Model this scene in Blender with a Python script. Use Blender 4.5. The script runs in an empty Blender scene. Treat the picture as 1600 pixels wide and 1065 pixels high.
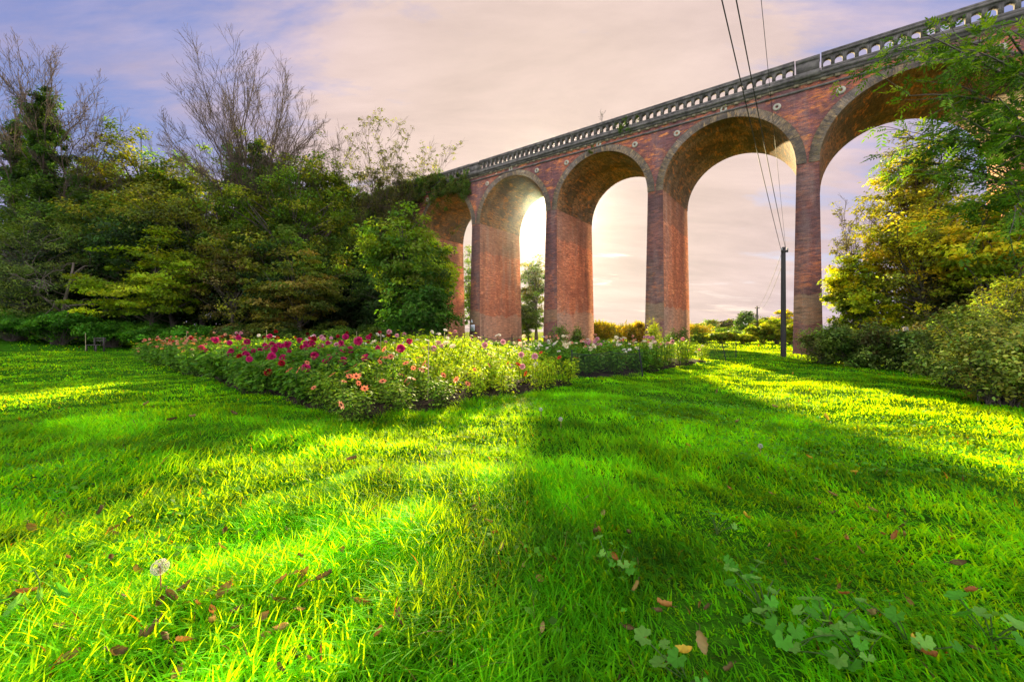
import bpy, math
import numpy as np
from math import sin, cos, pi, radians as R, atan2, sqrt

# ------------------------------------------------------------------ basics
F, HZ, CH = 622.0, 518.0, 1.25            # focal length / horizon row of the 1600 px frame, eye height
SC = bpy.context.scene
COL = SC.collection
SUN_AZ, SUN_EL = R(5.45), R(17.6)

def at(px, Y):
    return (px - 800.0) / F * Y
def zat(py, Y):
    return CH + (HZ - py) / F * Y

_gr = np.random.default_rng(5)
_gw = [(_gr.uniform(0, 2*pi), _gr.uniform(0, 2*pi), k, a) for k, a in
       [(0.16, .05), (0.33, .04), (0.7, .028), (1.3, .020), (2.1, .014), (3.4, .010), (5.0, .008), (8.5, .010), (12.5, .008)] for _ in range(2)]
def gz(x, y):
    x = np.asarray(x, float); y = np.asarray(y, float)
    z = np.zeros(np.broadcast(x, y).shape)
    for th, ph, k, a in _gw:
        z = z + a * np.sin(k * (x*cos(th) + y*sin(th)) + ph)
    rr = np.sqrt(x*x + y*y)
    z = z * np.clip(1.3 - rr/45.0, .25, 1)
    # low bank on the wooded side
    bank = np.clip((-x - 15 - 0.12*y) / 16.0, 0, 1)
    z = z + 1.1 * bank * bank * np.clip((y-8)/20, 0, 1)
    return z
def g(x, y):
    return float(gz(x, y))
def fnoise(x, y, seed, ks):
    r = np.random.default_rng(seed); z = 0; t = 0
    for k in ks:
        for _ in range(3):
            th, ph = r.uniform(0, 2*pi, 2)
            z = z + np.sin(k*(x*cos(th) + y*sin(th)) + ph)/k**.35; t += 1/k**.35
    return z/t*1.7

def tag(o, label=None, cat=None, group=None, kind=None):
    if label: o['label'] = label
    if cat: o['category'] = cat
    if group: o['group'] = group
    if kind: o['kind'] = kind
    return o
def empty(name, loc, label, cat, group=None, rz=0.0):
    o = bpy.data.objects.new(name, None); COL.objects.link(o)
    o.empty_display_size = .2
    o.location = loc; o.rotation_euler = (0, 0, rz)
    return tag(o, label, cat, group)
def link(name, me, parent=None, mat=None):
    o = bpy.data.objects.new(name, me); COL.objects.link(o)
    if parent is not None: o.parent = parent
    if mat is not None and not len(me.materials): me.materials.append(mat)
    return o

class MB:
    """collects vertices / quads / tris with colour and uv and makes one mesh"""
    def __init__(s):
        s.v = []; s.n = 0; s.f4 = []; s.f3 = []; s.c = []; s.uv4 = []; s.hasuv = False
    def add(s, v, f4=None, f3=None, col=(1, 1, 1), uv=None):
        v = np.asarray(v, float).reshape(-1, 3)
        if f4 is not None and len(f4):
            s.f4.append(np.asarray(f4, int) + s.n)
            if uv is not None: s.uv4.append(np.asarray(uv, float).reshape(-1, 2)); s.hasuv = True
            elif s.hasuv: s.uv4.append(np.zeros((len(f4)*4, 2)))
        if f3 is not None and len(f3): s.f3.append(np.asarray(f3, int) + s.n)
        col = np.asarray(col, float)
        if col.ndim == 1: col = np.tile(col, (len(v), 1))
        s.c.append(col); s.v.append(v); s.n += len(v)
        return s
    def box(s, a, b, col=(1, 1, 1)):
        (x0, y0, z0), (x1, y1, z1) = a, b
        v = [(x0,y0,z0),(x1,y0,z0),(x1,y1,z0),(x0,y1,z0),(x0,y0,z1),(x1,y0,z1),(x1,y1,z1),(x0,y1,z1)]
        return s.add(v, [(0,3,2,1),(4,5,6,7),(0,1,5,4),(1,2,6,5),(2,3,7,6),(3,0,4,7)], col=col)
    def tube(s, pts, rad, sides=6, col=(1, 1, 1), cap=True):
        pts = np.asarray(pts, float)[None]; rad = np.broadcast_to(np.asarray(rad, float), pts.shape[1])[None]
        s.tubes(pts, rad, sides, col)
        if cap:
            k = pts.shape[1]
            v = s.v[-1]
            for e in (0, k-1):
                ring = v[e*sides:(e+1)*sides]; c = ring.mean(0)
                s.add(np.vstack([ring, c]), f3=[(i, (i+1) % sides, sides) for i in range(sides)], col=col)
        return s
    def tubes(s, P, rad, sides, col=(1, 1, 1)):
        M, K, _ = P.shape
        T = np.empty_like(P); T[:, 1:-1] = P[:, 2:] - P[:, :-2]; T[:, 0] = P[:, 1]-P[:, 0]; T[:, -1] = P[:, -1]-P[:, -2]
        T /= np.linalg.norm(T, axis=2, keepdims=True) + 1e-9
        ref = np.where(np.abs(T[:, :1, 2:3]) > .8, np.array([[[1., 0, 0]]]), np.array([[[0, 0, 1.]]]))
        A = np.cross(T, np.broadcast_to(ref, T.shape)); A /= np.linalg.norm(A, axis=2, keepdims=True) + 1e-9
        B = np.cross(T, A)
        th = np.arange(sides) * 2*pi/sides
        V = P[:, :, None] + rad[:, :, None, None]*(A[:, :, None]*np.cos(th)[None, None, :, None] + B[:, :, None]*np.sin(th)[None, None, :, None])
        m, k, q = np.meshgrid(np.arange(M), np.arange(K-1), np.arange(sides), indexing='ij')
        b = m*K*sides
        q2 = (q+1) % sides
        f = np.stack([b+k*sides+q, b+k*sides+q2, b+(k+1)*sides+q2, b+(k+1)*sides+q], -1).reshape(-1, 4)
        return s.add(V.reshape(-1, 3), f, col=col)
    def leaves(s, C, N, size, aspect, rng, col, fold=.18, D=None):
        """one rhombic leaf per row of C, facing N"""
        C = np.asarray(C, float); n = len(C)
        N = N/(np.linalg.norm(N, axis=1, keepdims=True)+1e-9)
        if D is None: D = rng.normal(size=(n, 3))
        D = D - N*np.sum(D*N, 1, keepdims=True); D /= np.linalg.norm(D, axis=1, keepdims=True)+1e-9
        S = np.cross(N, D); L = np.asarray(size, float).reshape(-1, 1)*np.ones((n, 1)); W = L*aspect
        v = np.stack([C - D*L*.5, C + S*W*.5 + N*W*fold - D*L*.05, C + D*L*.5 - N*L*.08, C - S*W*.5 + N*W*fold - D*L*.05], 1)
        f = np.arange(n*4).reshape(-1, 4)
        col = np.asarray(col, float)
        if col.ndim == 2: col = np.repeat(col, 4, 0)
        return s.add(v.reshape(-1, 3), f, col=col)
    def mesh(s, name, mat=None, smooth=False, weld=False, mats=None, mi=None):
        me = bpy.data.meshes.new(name)
        if not s.n: return me
        if weld:
            V = np.vstack(s.v); _, first, inv = np.unique(np.round(V, 4), axis=0, return_index=True, return_inverse=True); inv = inv.ravel()
            s.v = [V[first]]; s.c = [np.vstack(s.c)[first]]
            s.f4 = [inv[np.vstack(s.f4)]] if s.f4 else []; s.f3 = [inv[np.vstack(s.f3)]] if s.f3 else []
        V = np.vstack(s.v).astype(np.float32)
        f4 = np.vstack(s.f4) if s.f4 else np.zeros((0, 4), int)
        f3 = np.vstack(s.f3) if s.f3 else np.zeros((0, 3), int)
        n4, n3 = len(f4), len(f3)
        me.vertices.add(len(V)); me.vertices.foreach_set('co', V.ravel())
        me.loops.add(n4*4+n3*3)
        me.loops.foreach_set('vertex_index', np.concatenate([f4.ravel(), f3.ravel()]).astype(np.int32))
        me.polygons.add(n4+n3)
        ls = np.concatenate([np.arange(n4)*4, n4*4+np.arange(n3)*3]).astype(np.int32)
        me.polygons.foreach_set('loop_start', ls)
        me.polygons.foreach_set('loop_total', np.concatenate([np.full(n4, 4), np.full(n3, 3)]).astype(np.int32))
        if smooth: me.polygons.foreach_set('use_smooth', np.ones(n4+n3, bool))
        c = np.vstack(s.c); c4 = np.ones((len(c), 4), np.float32); c4[:, :3] = c
        a = me.color_attributes.new('col', 'FLOAT_COLOR', 'POINT'); a.data.foreach_set('color', c4.ravel())
        if s.hasuv:
            uv = np.vstack(s.uv4); uv = np.vstack([uv, np.zeros((n4*4+n3*3-len(uv), 2))]).astype(np.float32)
            l = me.uv_layers.new(name='UVMap'); l.data.foreach_set('uv', uv.ravel())
        if mats:
            for q in mats: me.materials.append(q)
            me.polygons.foreach_set('material_index', np.asarray(mi, np.int32))
        me.update(calc_edges=True); me.validate()
        if mat is not None: me.materials.append(mat)
        return me
    def build(s, name, mat, parent=None, smooth=False):
        return link(name, s.mesh(name, mat, smooth), parent)

# ------------------------------------------------------------------ materials
def newmat(name):
    m = bpy.data.materials.new(name); m.use_nodes = True
    nt = m.node_tree; nt.nodes.clear()
    return m, nt, nt.nodes.new('ShaderNodeOutputMaterial')
def node(nt, t, **kw):
    n = nt.nodes.new(t)
    for k, v in kw.items():
        if k in n.inputs: n.inputs[k].default_value = v
        else: setattr(n, k, v)
    return n
def L(nt, a, b): nt.links.new(a, b)
def mixc(nt, fac, a, b, mode='MIX'):
    n = nt.nodes.new('ShaderNodeMix'); n.data_type = 'RGBA'; n.blend_type = mode; n.clamp_factor = True
    for s, i in ((fac, 0), (a, 6), (b, 7)):
        if hasattr(s, 'links') or hasattr(s, 'is_linked'): nt.links.new(s, n.inputs[i])
        elif i == 0: n.inputs[0].default_value = s
        else: n.inputs[i].default_value = (*s[:3], 1)
    return n.outputs[2]
def mth(nt, op, a, b=0.0, c=None, clamp=False):
    n = nt.nodes.new('ShaderNodeMath'); n.operation = op; n.use_clamp = clamp
    for i, s in enumerate((a, b, c)):
        if s is None: continue
        if hasattr(s, 'is_linked'): nt.links.new(s, n.inputs[i])
        else: n.inputs[i].default_value = s
    return n.outputs[0]
def ramp(nt, fac, stops):
    n = nt.nodes.new('ShaderNodeValToRGB'); e = n.color_ramp.elements
    while len(e) < len(stops): e.new(.5)
    for k, (p, c) in enumerate(stops):
        e[k].position = p; e[k].color = (*c[:3], 1) if hasattr(c, '__len__') else (c, c, c, 1)
    nt.links.new(fac, n.inputs[0]); return n.outputs[0]
def noise(nt, vec, scale, detail=4, rough=.55, dist=0.0):
    n = node(nt, 'ShaderNodeTexNoise'); n.inputs['Scale'].default_value = scale; n.inputs['Detail'].default_value = detail
    n.inputs['Roughness'].default_value = rough; n.inputs['Distortion'].default_value = dist
    if vec is not None: nt.links.new(vec, n.inputs['Vector'])
    return n.outputs['Fac']

def leaf_mat(name, trans=.45, tint=(1.25, 1.35, .55), gloss=.05):
    m, nt, out = newmat(name)
    a = node(nt, 'ShaderNodeAttribute', attribute_name='col')
    p = node(nt, 'ShaderNodeBsdfPrincipled'); p.inputs['Roughness'].default_value = .55
    p.inputs['Specular IOR Level'].default_value = gloss*5
    L(nt, a.outputs['Color'], p.inputs['Base Color'])
    t = node(nt, 'ShaderNodeBsdfTranslucent')
    L(nt, mixc(nt, 1.0, a.outputs['Color'], tint, 'MULTIPLY'), t.inputs['Color'])
    mx = node(nt, 'ShaderNodeMixShader'); mx.inputs[0].default_value = trans
    L(nt, p.outputs[0], mx.inputs[1]); L(nt, t.outputs[0], mx.inputs[2]); L(nt, mx.outputs[0], out.inputs[0])
    return m
LEAF = leaf_mat('leaf', .45, (1.5, 1.5, .4), .018)
GRASS = leaf_mat('grass_blade', .6, (7.2, 1.9, .08), .015)
PETAL = leaf_mat('petal', .35, (1.2, 1.1, 1.0), .03)
DRY = leaf_mat('dry_leaf', .2, (1.3, 1.1, .8), .04)

def plain(name, col, rough=.7, nscale=0, namp=.4, metal=0.0, bump=0.0, stretch=None, usecol=False):
    m, nt, out = newmat(name)
    p = node(nt, 'ShaderNodeBsdfPrincipled'); p.inputs['Roughness'].default_value = rough; p.inputs['Metallic'].default_value = metal
    tc = node(nt, 'ShaderNodeTexCoord'); v = tc.outputs['Object']
    if stretch:
        mp = node(nt, 'ShaderNodeMapping'); mp.inputs['Scale'].default_value = stretch; L(nt, v, mp.inputs[0]); v = mp.outputs[0]
    if nscale:
        n = noise(nt, v, nscale, 5)
        dark = tuple(c*(1-namp) for c in col); light = tuple(min(1, c*(1+namp*.6)) for c in col)
        c = ramp(nt, n, [(.3, dark), (.7, light)])
        if bump:
            b = node(nt, 'ShaderNodeBump'); b.inputs['Strength'].default_value = bump; b.inputs['Distance'].default_value = .03
            L(nt, n, b.inputs['Height']); L(nt, b.outputs[0], p.inputs['Normal'])
    else:
        r = node(nt, 'ShaderNodeRGB'); r.outputs[0].default_value = (*col, 1); c = r.outputs[0]
    if usecol:
        a = node(nt, 'ShaderNodeAttribute', attribute_name='col'); c = mixc(nt, 1.0, c, a.outputs['Color'], 'MULTIPLY')
    L(nt, c, p.inputs['Base Color']); L(nt, p.outputs[0], out.inputs[0])
    return m
BARK = plain('bark', (.13, .10, .075), .9, 9, .5, bump=.6, stretch=(1, 1, .25))
PALEBARK = plain('pale_bark', (.105, .068, .042), .9, 9, .4, bump=.4, stretch=(1, 1, .25))
STEM = plain('green_stem', (.10, .16, .03), .6, 20, .3)
POLE = plain('tarred_timber', (.035, .028, .024), .8, 14, .5, bump=.4, stretch=(1, 1, .1))
OLDWOOD = plain('weathered_timber', (.07, .055, .045), .85, 14, .5, bump=.4, stretch=(1, 1, .1))
IRON = plain('black_iron', (.02, .02, .02), .5, 25, .4)
WIRE = plain('cable_sheath', (.02, .02, .024), .5)
CERAMIC = plain('ceramic', (.35, .33, .3), .3)
NETTING = plain('black_netting', (.018, .018, .018), .7)
CANE = plain('bamboo_cane', (.42, .34, .16), .6, 15, .3)
WHITE = plain('white_board', (.78, .78, .8), .5, 12, .12)
BLACKP = plain('black_print', (.03, .03, .03), .6)
PALELINE = plain('white_line', (.75, .72, .68), .7, 20, .2)

def brick(name, c1, c2, dark, light, patch=(.2, .55), mortar=(.22, .18, .15), bands=None, stains=.5, seed=0.0, mossc=(.10, .10, .045), row=.0775, mossamt=.35, vary=.8):
    """brickwork on the UV map in metres; colour patches of older and newer bricks, lime and soot stains, repaired bands"""
    m, nt, out = newmat(name)
    uv = node(nt, 'ShaderNodeUVMap'); uv.uv_map = 'UVMap'; V = uv.outputs[0]
    mp = node(nt, 'ShaderNodeMapping'); mp.inputs['Location'].default_value = (seed*7.3, seed*3.1, 0); L(nt, V, mp.inputs[0]); N = mp.outputs[0]
    b = node(nt, 'ShaderNodeTexBrick'); L(nt, V, b.inputs['Vector'])
    b.inputs['Scale'].default_value = 1.0; b.inputs['Brick Width'].default_value = .225; b.inputs['Row Height'].default_value = row
    b.inputs['Mortar Size'].default_value = .006; b.inputs['Mortar Smooth'].default_value = .3; b.inputs['Bias'].default_value = 0.0
    b.inputs['Color1'].default_value = (*c1, 1); b.inputs['Color2'].default_value = (*c2, 1); b.inputs['Mortar'].default_value = (*mortar, 1)
    col = b.outputs['Color']
    # bricks that differ from their neighbours
    st = node(nt, 'ShaderNodeMapping'); st.inputs['Scale'].default_value = (1/.225*.8, 1/row*.8, 1); L(nt, V, st.inputs[0])
    spk = noise(nt, st.outputs[0], 1.0, 1, .5)
    col = mixc(nt, ramp(nt, spk, [(.54, 0.0), (.66, .85)]), col, dark)
    col = mixc(nt, ramp(nt, spk, [(.30, .6), (.42, 0.0)]), col, light)
    # large areas of older, darker brick
    big = noise(nt, N, .33, 5, .6, .6)
    col = mixc(nt, ramp(nt, big, [(patch[0]+.18, .8), (patch[1]+.05, 0.0)]), col, dark)
    mid = noise(nt, N, 1.1, 6, .65, .8)
    col = mixc(nt, ramp(nt, mid, [(.56, 0.0), (.70, .7)]), col, light)
    wm = node(nt, 'ShaderNodeMapping'); wm.inputs['Scale'].default_value = (1.3, 4.2, 1); L(nt, N, wm.inputs[0])
    w1 = noise(nt, wm.outputs[0], 1.0, 7, .72, .4); w2 = noise(nt, wm.outputs[0], .62, 7, .75, .2)
    col = mixc(nt, mth(nt, 'MULTIPLY', ramp(nt, w1, [(.52, 0.0), (.60, .9)]), vary), col, dark)
    col = mixc(nt, mth(nt, 'MULTIPLY', ramp(nt, w2, [(.55, 0.0), (.63, .9)]), vary), col, light)
    sep = node(nt, 'ShaderNodeSeparateXYZ'); L(nt, V, sep.inputs[0])
    if bands:
        wob = mth(nt, 'MULTIPLY', mth(nt, 'SUBTRACT', noise(nt, N, .8, 3), .5), 1.3)
        zz = mth(nt, 'ADD', sep.outputs[1], wob)
        for z0, z1, c, k in bands:
            a = mth(nt, 'MULTIPLY', mth(nt, 'SUBTRACT', zz, z0), 12, clamp=True)
            d = mth(nt, 'MULTIPLY', mth(nt, 'SUBTRACT', z1, zz), 12, clamp=True)
            fac = mth(nt, 'MULTIPLY', mth(nt, 'MULTIPLY', a, d), mth(nt, 'MULTIPLY_ADD', mid, .5, k-.25), clamp=True)
            col = mixc(nt, fac, col, mixc(nt, .35, c, col))
    # vertical run-off streaks and lime bloom
    sm = node(nt, 'ShaderNodeMapping'); sm.inputs['Scale'].default_value = (1.0, .15, 1); L(nt, N, sm.inputs[0])
    sk = noise(nt, sm.outputs[0], 1.0, 5, .6)
    col = mixc(nt, mth(nt, 'MULTIPLY', ramp(nt, sk, [(.5, 0.0), (.68, 1.0)]), stains), col, mixc(nt, .5, col, (.42, .34, .27)))
    col = mixc(nt, mth(nt, 'MULTIPLY', ramp(nt, sk, [(.32, 1.0), (.46, 0.0)]), stains*.9), col, mixc(nt, .6, col, (.03, .025, .025)))
    mo = noise(nt, N, .6, 6, .7, .4)
    col = mixc(nt, mth(nt, 'MULTIPLY', ramp(nt, mo, [(.56, 0.0), (.7, 1.0)]), mossamt), col, mossc)
    fine = noise(nt, V, 19, 3, .6)
    cm = node(nt, 'ShaderNodeMapping'); cm.inputs['Scale'].default_value = (1.6, 7.5, 1); L(nt, V, cm.inputs[0])
    col = mixc(nt, .6, col, ramp(nt, fine, [(.25, .35), (.75, 1.5)]), 'MULTIPLY')
    col = mixc(nt, .75, col, ramp(nt, noise(nt, cm.outputs[0], 1.0, 4, .7), [(.32, .5), (.66, 1.4)]), 'MULTIPLY')
    p = node(nt, 'ShaderNodeBsdfPrincipled'); p.inputs['Roughness'].default_value = .88; p.inputs['Specular IOR Level'].default_value = .2
    L(nt, col, p.inputs['Base Color'])
    bp = node(nt, 'ShaderNodeBump'); bp.inputs['Strength'].default_value = .55; bp.inputs['Distance'].default_value = .02
    h = mth(nt, 'SUBTRACT', mth(nt, 'ADD', fine, mth(nt, 'MULTIPLY', mid, 1.0)), b.outputs['Fac'])
    L(nt, h, bp.inputs['Height']); L(nt, bp.outputs[0], p.inputs['Normal'])
    L(nt, p.outputs[0], out.inputs[0])
    return m
BR_FACE = brick('spandrel_brick', (.56, .15, .055), (.40, .115, .065), (.15, .075, .075), (.74, .25, .06), patch=(.30, .54), seed=1.0, stains=.35, mossamt=.15, vary=1.0)
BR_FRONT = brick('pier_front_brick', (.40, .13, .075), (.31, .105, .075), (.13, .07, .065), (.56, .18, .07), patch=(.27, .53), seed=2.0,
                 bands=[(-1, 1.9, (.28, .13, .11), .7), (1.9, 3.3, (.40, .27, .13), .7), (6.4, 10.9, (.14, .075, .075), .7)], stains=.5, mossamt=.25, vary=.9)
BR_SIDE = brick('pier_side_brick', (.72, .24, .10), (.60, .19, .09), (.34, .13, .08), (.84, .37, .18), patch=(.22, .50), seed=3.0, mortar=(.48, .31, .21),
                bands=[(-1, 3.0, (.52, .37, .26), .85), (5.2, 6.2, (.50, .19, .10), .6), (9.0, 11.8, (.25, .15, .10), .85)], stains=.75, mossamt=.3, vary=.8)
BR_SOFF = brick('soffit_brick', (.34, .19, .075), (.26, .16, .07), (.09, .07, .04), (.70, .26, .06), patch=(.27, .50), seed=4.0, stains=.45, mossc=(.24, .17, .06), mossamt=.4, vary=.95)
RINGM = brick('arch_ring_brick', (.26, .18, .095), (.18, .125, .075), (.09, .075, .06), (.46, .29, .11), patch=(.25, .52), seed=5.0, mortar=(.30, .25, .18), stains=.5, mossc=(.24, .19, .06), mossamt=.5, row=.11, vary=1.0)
STONE = plain('sooty_stone', (.14, .122, .10), .9, 3.0, .6, bump=.5)
CORBEL = plain('pale_stone', (.32, .25, .15), .9, 5.0, .4)
PLATEM = plain('painted_iron_plate', (.46, .42, .30), .7, 8, .3)
BALLAST = plain('track_ballast', (.2, .19, .18), .95, 20, .4)

# ------------------------------------------------------------------ viaduct
S, D0, T = 8.684, 22.9, 6.4
UX, UY = .7883, -.6152                     # local +x of the viaduct (towards the right), local +y goes away from the camera
ANG = atan2(UY, UX)
PA = (462/F*D0, D0)
VROOT = empty('railway_viaduct', (PA[0], PA[1], 0), 'tall red brick railway viaduct with round arches and an open stone parapet', 'viaduct', None, ANG)
GR = .0306
def vz(x, z): return z - GR*x
def vworld(x, y, z):
    return np.array([PA[0] + UX*x - UY*y, PA[1] + UY*x + UX*y, vz(x, z)])
ZS, ZSTR, RI, RINGW = 10.95, 15.2, 3.80, .5
NP0, NP1 = -2, 8
def quad(mb, p, uvs, col=(1, 1, 1)):
    mb.add(p, [(0, 1, 2, 3)], col=col, uv=uvs)

for n in range(NP0, NP1+1):
    xc = -S*n; zt = vz(xc, ZS); zb = -.6
    mbf, mbs = MB(), MB()
    NL = 8
    def hw(t): return .71 + (.53-.71)*t
    def yo(t): return .2*(1-t)
    for i in range(NL):
        t0, t1 = i/NL, (i+1)/NL; z0, z1 = zb+(zt-zb)*t0, zb+(zt-zb)*t1
        a0, a1, y0, y1 = hw(t0), hw(t1), yo(t0), yo(t1)
        for sgn in (0, 1):
            yy0, yy1 = (-y0, -y1) if not sgn else (T+y0, T+y1)
            o = [(xc-a0, yy0, z0), (xc+a0, yy0, z0), (xc+a1, yy1, z1), (xc-a1, yy1, z1)]
            if sgn: o = [o[1], o[0], o[3], o[2]]
            quad(mbf, o, [(q[0]+n*3.7, q[2]) for q in o])
        for sgn in (-1, 1):
            o = [(xc+sgn*a0, -y0, z0), (xc+sgn*a0, T+y0, z0), (xc+sgn*a1, T+y1, z1), (xc+sgn*a1, -y1, z1)]
            if sgn < 0: o = [o[1], o[0], o[3], o[2]]
            quad(mbs, o, [(q[1]+n*9.1+sgn*21, q[2]) for q in o])
    nf_ = len(mbf.f4)
    for v_, f_, u_, c_ in zip(mbs.v, mbs.f4, mbs.uv4, mbs.c): mbf.add(v_, f_-f_.min(), col=c_, uv=u_)
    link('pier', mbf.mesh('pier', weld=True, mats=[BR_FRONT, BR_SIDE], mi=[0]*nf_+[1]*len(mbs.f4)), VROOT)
    if n < NP1:
        xm = xc - S/2; NA = 30
        th = np.linspace(0, pi, NA+1)
        def arc(r): return xm + r*np.cos(th), np.array([vz(xm + r*cos(t), ZS + r*sin(t)) for t in th])
        xi, zi = arc(RI); xe, ze = arc(RI+RINGW)
        sp, rgs, sf = MB(), (MB(), MB()), MB()
        top = 15.75
        for k in range(NA):
            for yy, fl in ((0.0, 0), (T, 1)):
                o = [(xe[k+1], yy, ze[k+1]), (xe[k], yy, ze[k]), (xe[k], yy, vz(xe[k], top)), (xe[k+1], yy, vz(xe[k+1], top))]
                if fl: o = [o[1], o[0], o[3], o[2]]
                quad(sp, o, [(q[0], q[2]+GR*q[0]) for q in o])
            quad(sp, [(xe[k+1], 0, vz(xe[k+1], top)), (xe[k], 0, vz(xe[k], top)), (xe[k], T, vz(xe[k], top)), (xe[k+1], T, vz(xe[k+1], top))], [(0, 0), (.3, 0), (.3, 7), (0, 7)])
            yf = -.035
            for yy, fl in ((yf, 0), (T-yf, 1)):
                rg = rgs[fl]
                o = [(xi[k+1], yy, zi[k+1]), (xi[k], yy, zi[k]), (xe[k], yy, ze[k]), (xe[k+1], yy, ze[k+1])]
                if fl: o = [o[1], o[0], o[3], o[2]]
                s0, s1 = th[k]*RI, th[k+1]*RI
                quad(rg, o, [(0, s1), (0, s0), (RINGW, s0), (RINGW, s1)] if not fl else [(0, s0), (0, s1), (RINGW, s1), (RINGW, s0)])
            for rg, ya, yb in ((rgs[0], yf, .02), (rgs[1], T-.02, T-yf)):
                quad(rg, [(xe[k+1], ya, ze[k+1]), (xe[k], ya, ze[k]), (xe[k], yb, ze[k]), (xe[k+1], yb, ze[k+1])], [(0, 0), (.3, 0), (.3, .04), (0, .04)])
            NY = 4
            for j in range(NY):
                y0, y1 = yf + (T-2*yf)*j/NY, yf + (T-2*yf)*(j+1)/NY
                s0, s1 = th[k]*RI+n*13, th[k+1]*RI+n*13
                quad(sf, [(xi[k], y0, zi[k]), (xi[k+1], y0, zi[k+1]), (xi[k+1], y1, zi[k+1]), (xi[k], y1, zi[k])], [(y0, s0), (y0, s1), (y1, s1), (y1, s0)])
        for e, sg in ((0, 1), (NA, -1)):           # strip of wall over the pier beside the ring
            xw = xm + sg*S/2
            for yy, fl in ((0.0, 0), (T, 1)):
                o = [(xe[e], yy, ze[e]), (xw, yy, vz(xw, ZS)), (xw, yy, vz(xw, top)), (xe[e], yy, vz(xe[e], top))]
                if (sg < 0) != bool(fl): o = [o[1], o[0], o[3], o[2]]
                quad(sp, o, [(q[0], q[2]+GR*q[0]) for q in o])
        link('spandrel_wall', sp.mesh('spandrel_wall', BR_FACE, weld=True), VROOT)
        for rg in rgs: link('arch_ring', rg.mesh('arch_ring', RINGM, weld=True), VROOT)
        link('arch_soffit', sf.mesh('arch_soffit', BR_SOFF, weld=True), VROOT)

def vbox(mb, x0, x1, y0, y1, z0, z1, uvb=False):
    v = [(x, y, vz(x, z)) for z in (z0, z1) for (x, y) in ((x0, y0), (x1, y0), (x1, y1), (x0, y1))]
    mb.add(v, [(0,3,2,1),(4,5,6,7),(0,1,5,4),(1,2,6,5),(2,3,7,6),(3,0,4,7)])
XL, XR = -S*NP1, -S*NP0
mb = MB()
for yy, d in ((0, -1), (T, 1)):
    y0, y1 = sorted((yy+d*.07, yy-d*.02)); vbox(mb, XL, XR, y0, y1, ZSTR-.06, ZSTR+.05)
mb.build('string_course', STONE, VROOT)
mb = MB()
for yy, d in ((0, -1), (T, 1)):
    y0, y1 = sorted((yy+d*.16, yy-d*.3)); vbox(mb, XL, XR, y0, y1, 15.60, 15.76)
    y0, y1 = sorted((yy+d*.26, yy-d*.3)); vbox(mb, XL, XR, y0, y1, 15.76, 15.92)
mb.build('cornice', STONE, VROOT)
mb = MB(); vbox(mb, XL, XR, -.03, .02, 15.5, 15.60); x = XL
rk = np.random.default_rng(3)
while x < XR:
    if rk.random() < .8: vbox(mb, x, x+.24, -.1, .02, 15.44, 15.60)
    x += .62
mb.build('corbel_course', CORBEL, VROOT)
mb = MB(); vbox(mb, XL, XR, .3, T-.3, 15.5, 15.85); mb.build('deck', BALLAST, VROOT)
# open parapet: posts, little round heads and a coping, one part per bay
def parapet(x0, x1, ys, base=15.92):
    mb = MB(); ya, yb = sorted(ys)
    vbox(mb, x0, x1, ya, yb, base, 16.10)
    n = max(1, int(round((x1-x0)/.5))); p = (x1-x0)/n; r = p*.335
    zc = 16.38; zt = 16.68
    for i in range(n):
        c = x0 + p*(i+.5)
        for a, b in ((c-p/2, c-r), (c+r, c+p/2)): vbox(mb, a, b, ya+.02, yb-.02, 16.10, zt)
        m = 7
        for k in range(m):
            t0, t1 = pi-pi*k/m, pi-pi*(k+1)/m
            xa, xb = c+r*cos(t0), c+r*cos(t1); za, zb = zc+r*sin(t0), zc+r*sin(t1)
            v = []
            for y in (ya+.02, yb-.02):
                v += [(xa, y, vz(xa, za)), (xb, y, vz(xb, zb)), (xb, y, vz(xb, zt)), (xa, y, vz(xa, zt))]
            mb.add(v, [(0,1,2,3),(5,4,7,6),(0,4,5,1)])
    vbox(mb, x0, x1, ya-.05, yb+.05, zt, 16.80)
    vbox(mb, x0, x1, ya-.02, yb+.02, 16.80, 16.93)
    return mb
for n in range(NP0, NP1):
    xr, xl = -S*n, -S*(n+1)
    a = xl + (.62 if (n+1) % 3 == 0 else 0); b = xr - (.62 if n % 3 == 0 else 0)
    for ys in ((-.20, .12), (T-.12, T+.20)): parapet(a, b, ys).build('parapet', STONE, VROOT)
    if n % 3 == 0:
        for ys in ((-.26, .1), (T-.1, T+.26)):
            mb = MB(); x0, x1 = xr-.54, xr+.54; ya, yb = ys
            vbox(mb, x0-.06, x1+.06, ya-.09, yb+.09, 15.70, 16.02)
            vbox(mb, x0, x1, ya, yb, 16.02, 16.62); vbox(mb, x0-.02, x1+.02, ya-.04, yb+.04, 16.62, 16.84)
            mb.build('parapet_block', STONE, VROOT)
# round tie plates
mb = MB(); K = 20
for k in range(K):
    t0, t1 = 2*pi*k/K, 2*pi*(k+1)/K
    prof = [(.075, -.01), (.085, -.06), (.15, -.07), (.20, -.05), (.215, -.0)]
    for (ra, ya), (rb, yb) in zip(prof[:-1], prof[1:]):
        mb.add([(ra*cos(t0), ya, ra*sin(t0)), (ra*cos(t1), ya, ra*sin(t1)), (rb*cos(t1), yb, rb*sin(t1)), (rb*cos(t0), yb, rb*sin(t0))], [(0, 1, 2, 3)])
plate_me = mb.mesh('tie_plate', PLATEM)
for n in range(-1, 6):
    for q, z in ((.17, 14.62), (.5, 15.36), (.83, 14.62)):
        x = -S*(n+q); o = link('tie_plate', plate_me, VROOT); o.location = (x, 0, vz(x, z))

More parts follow.
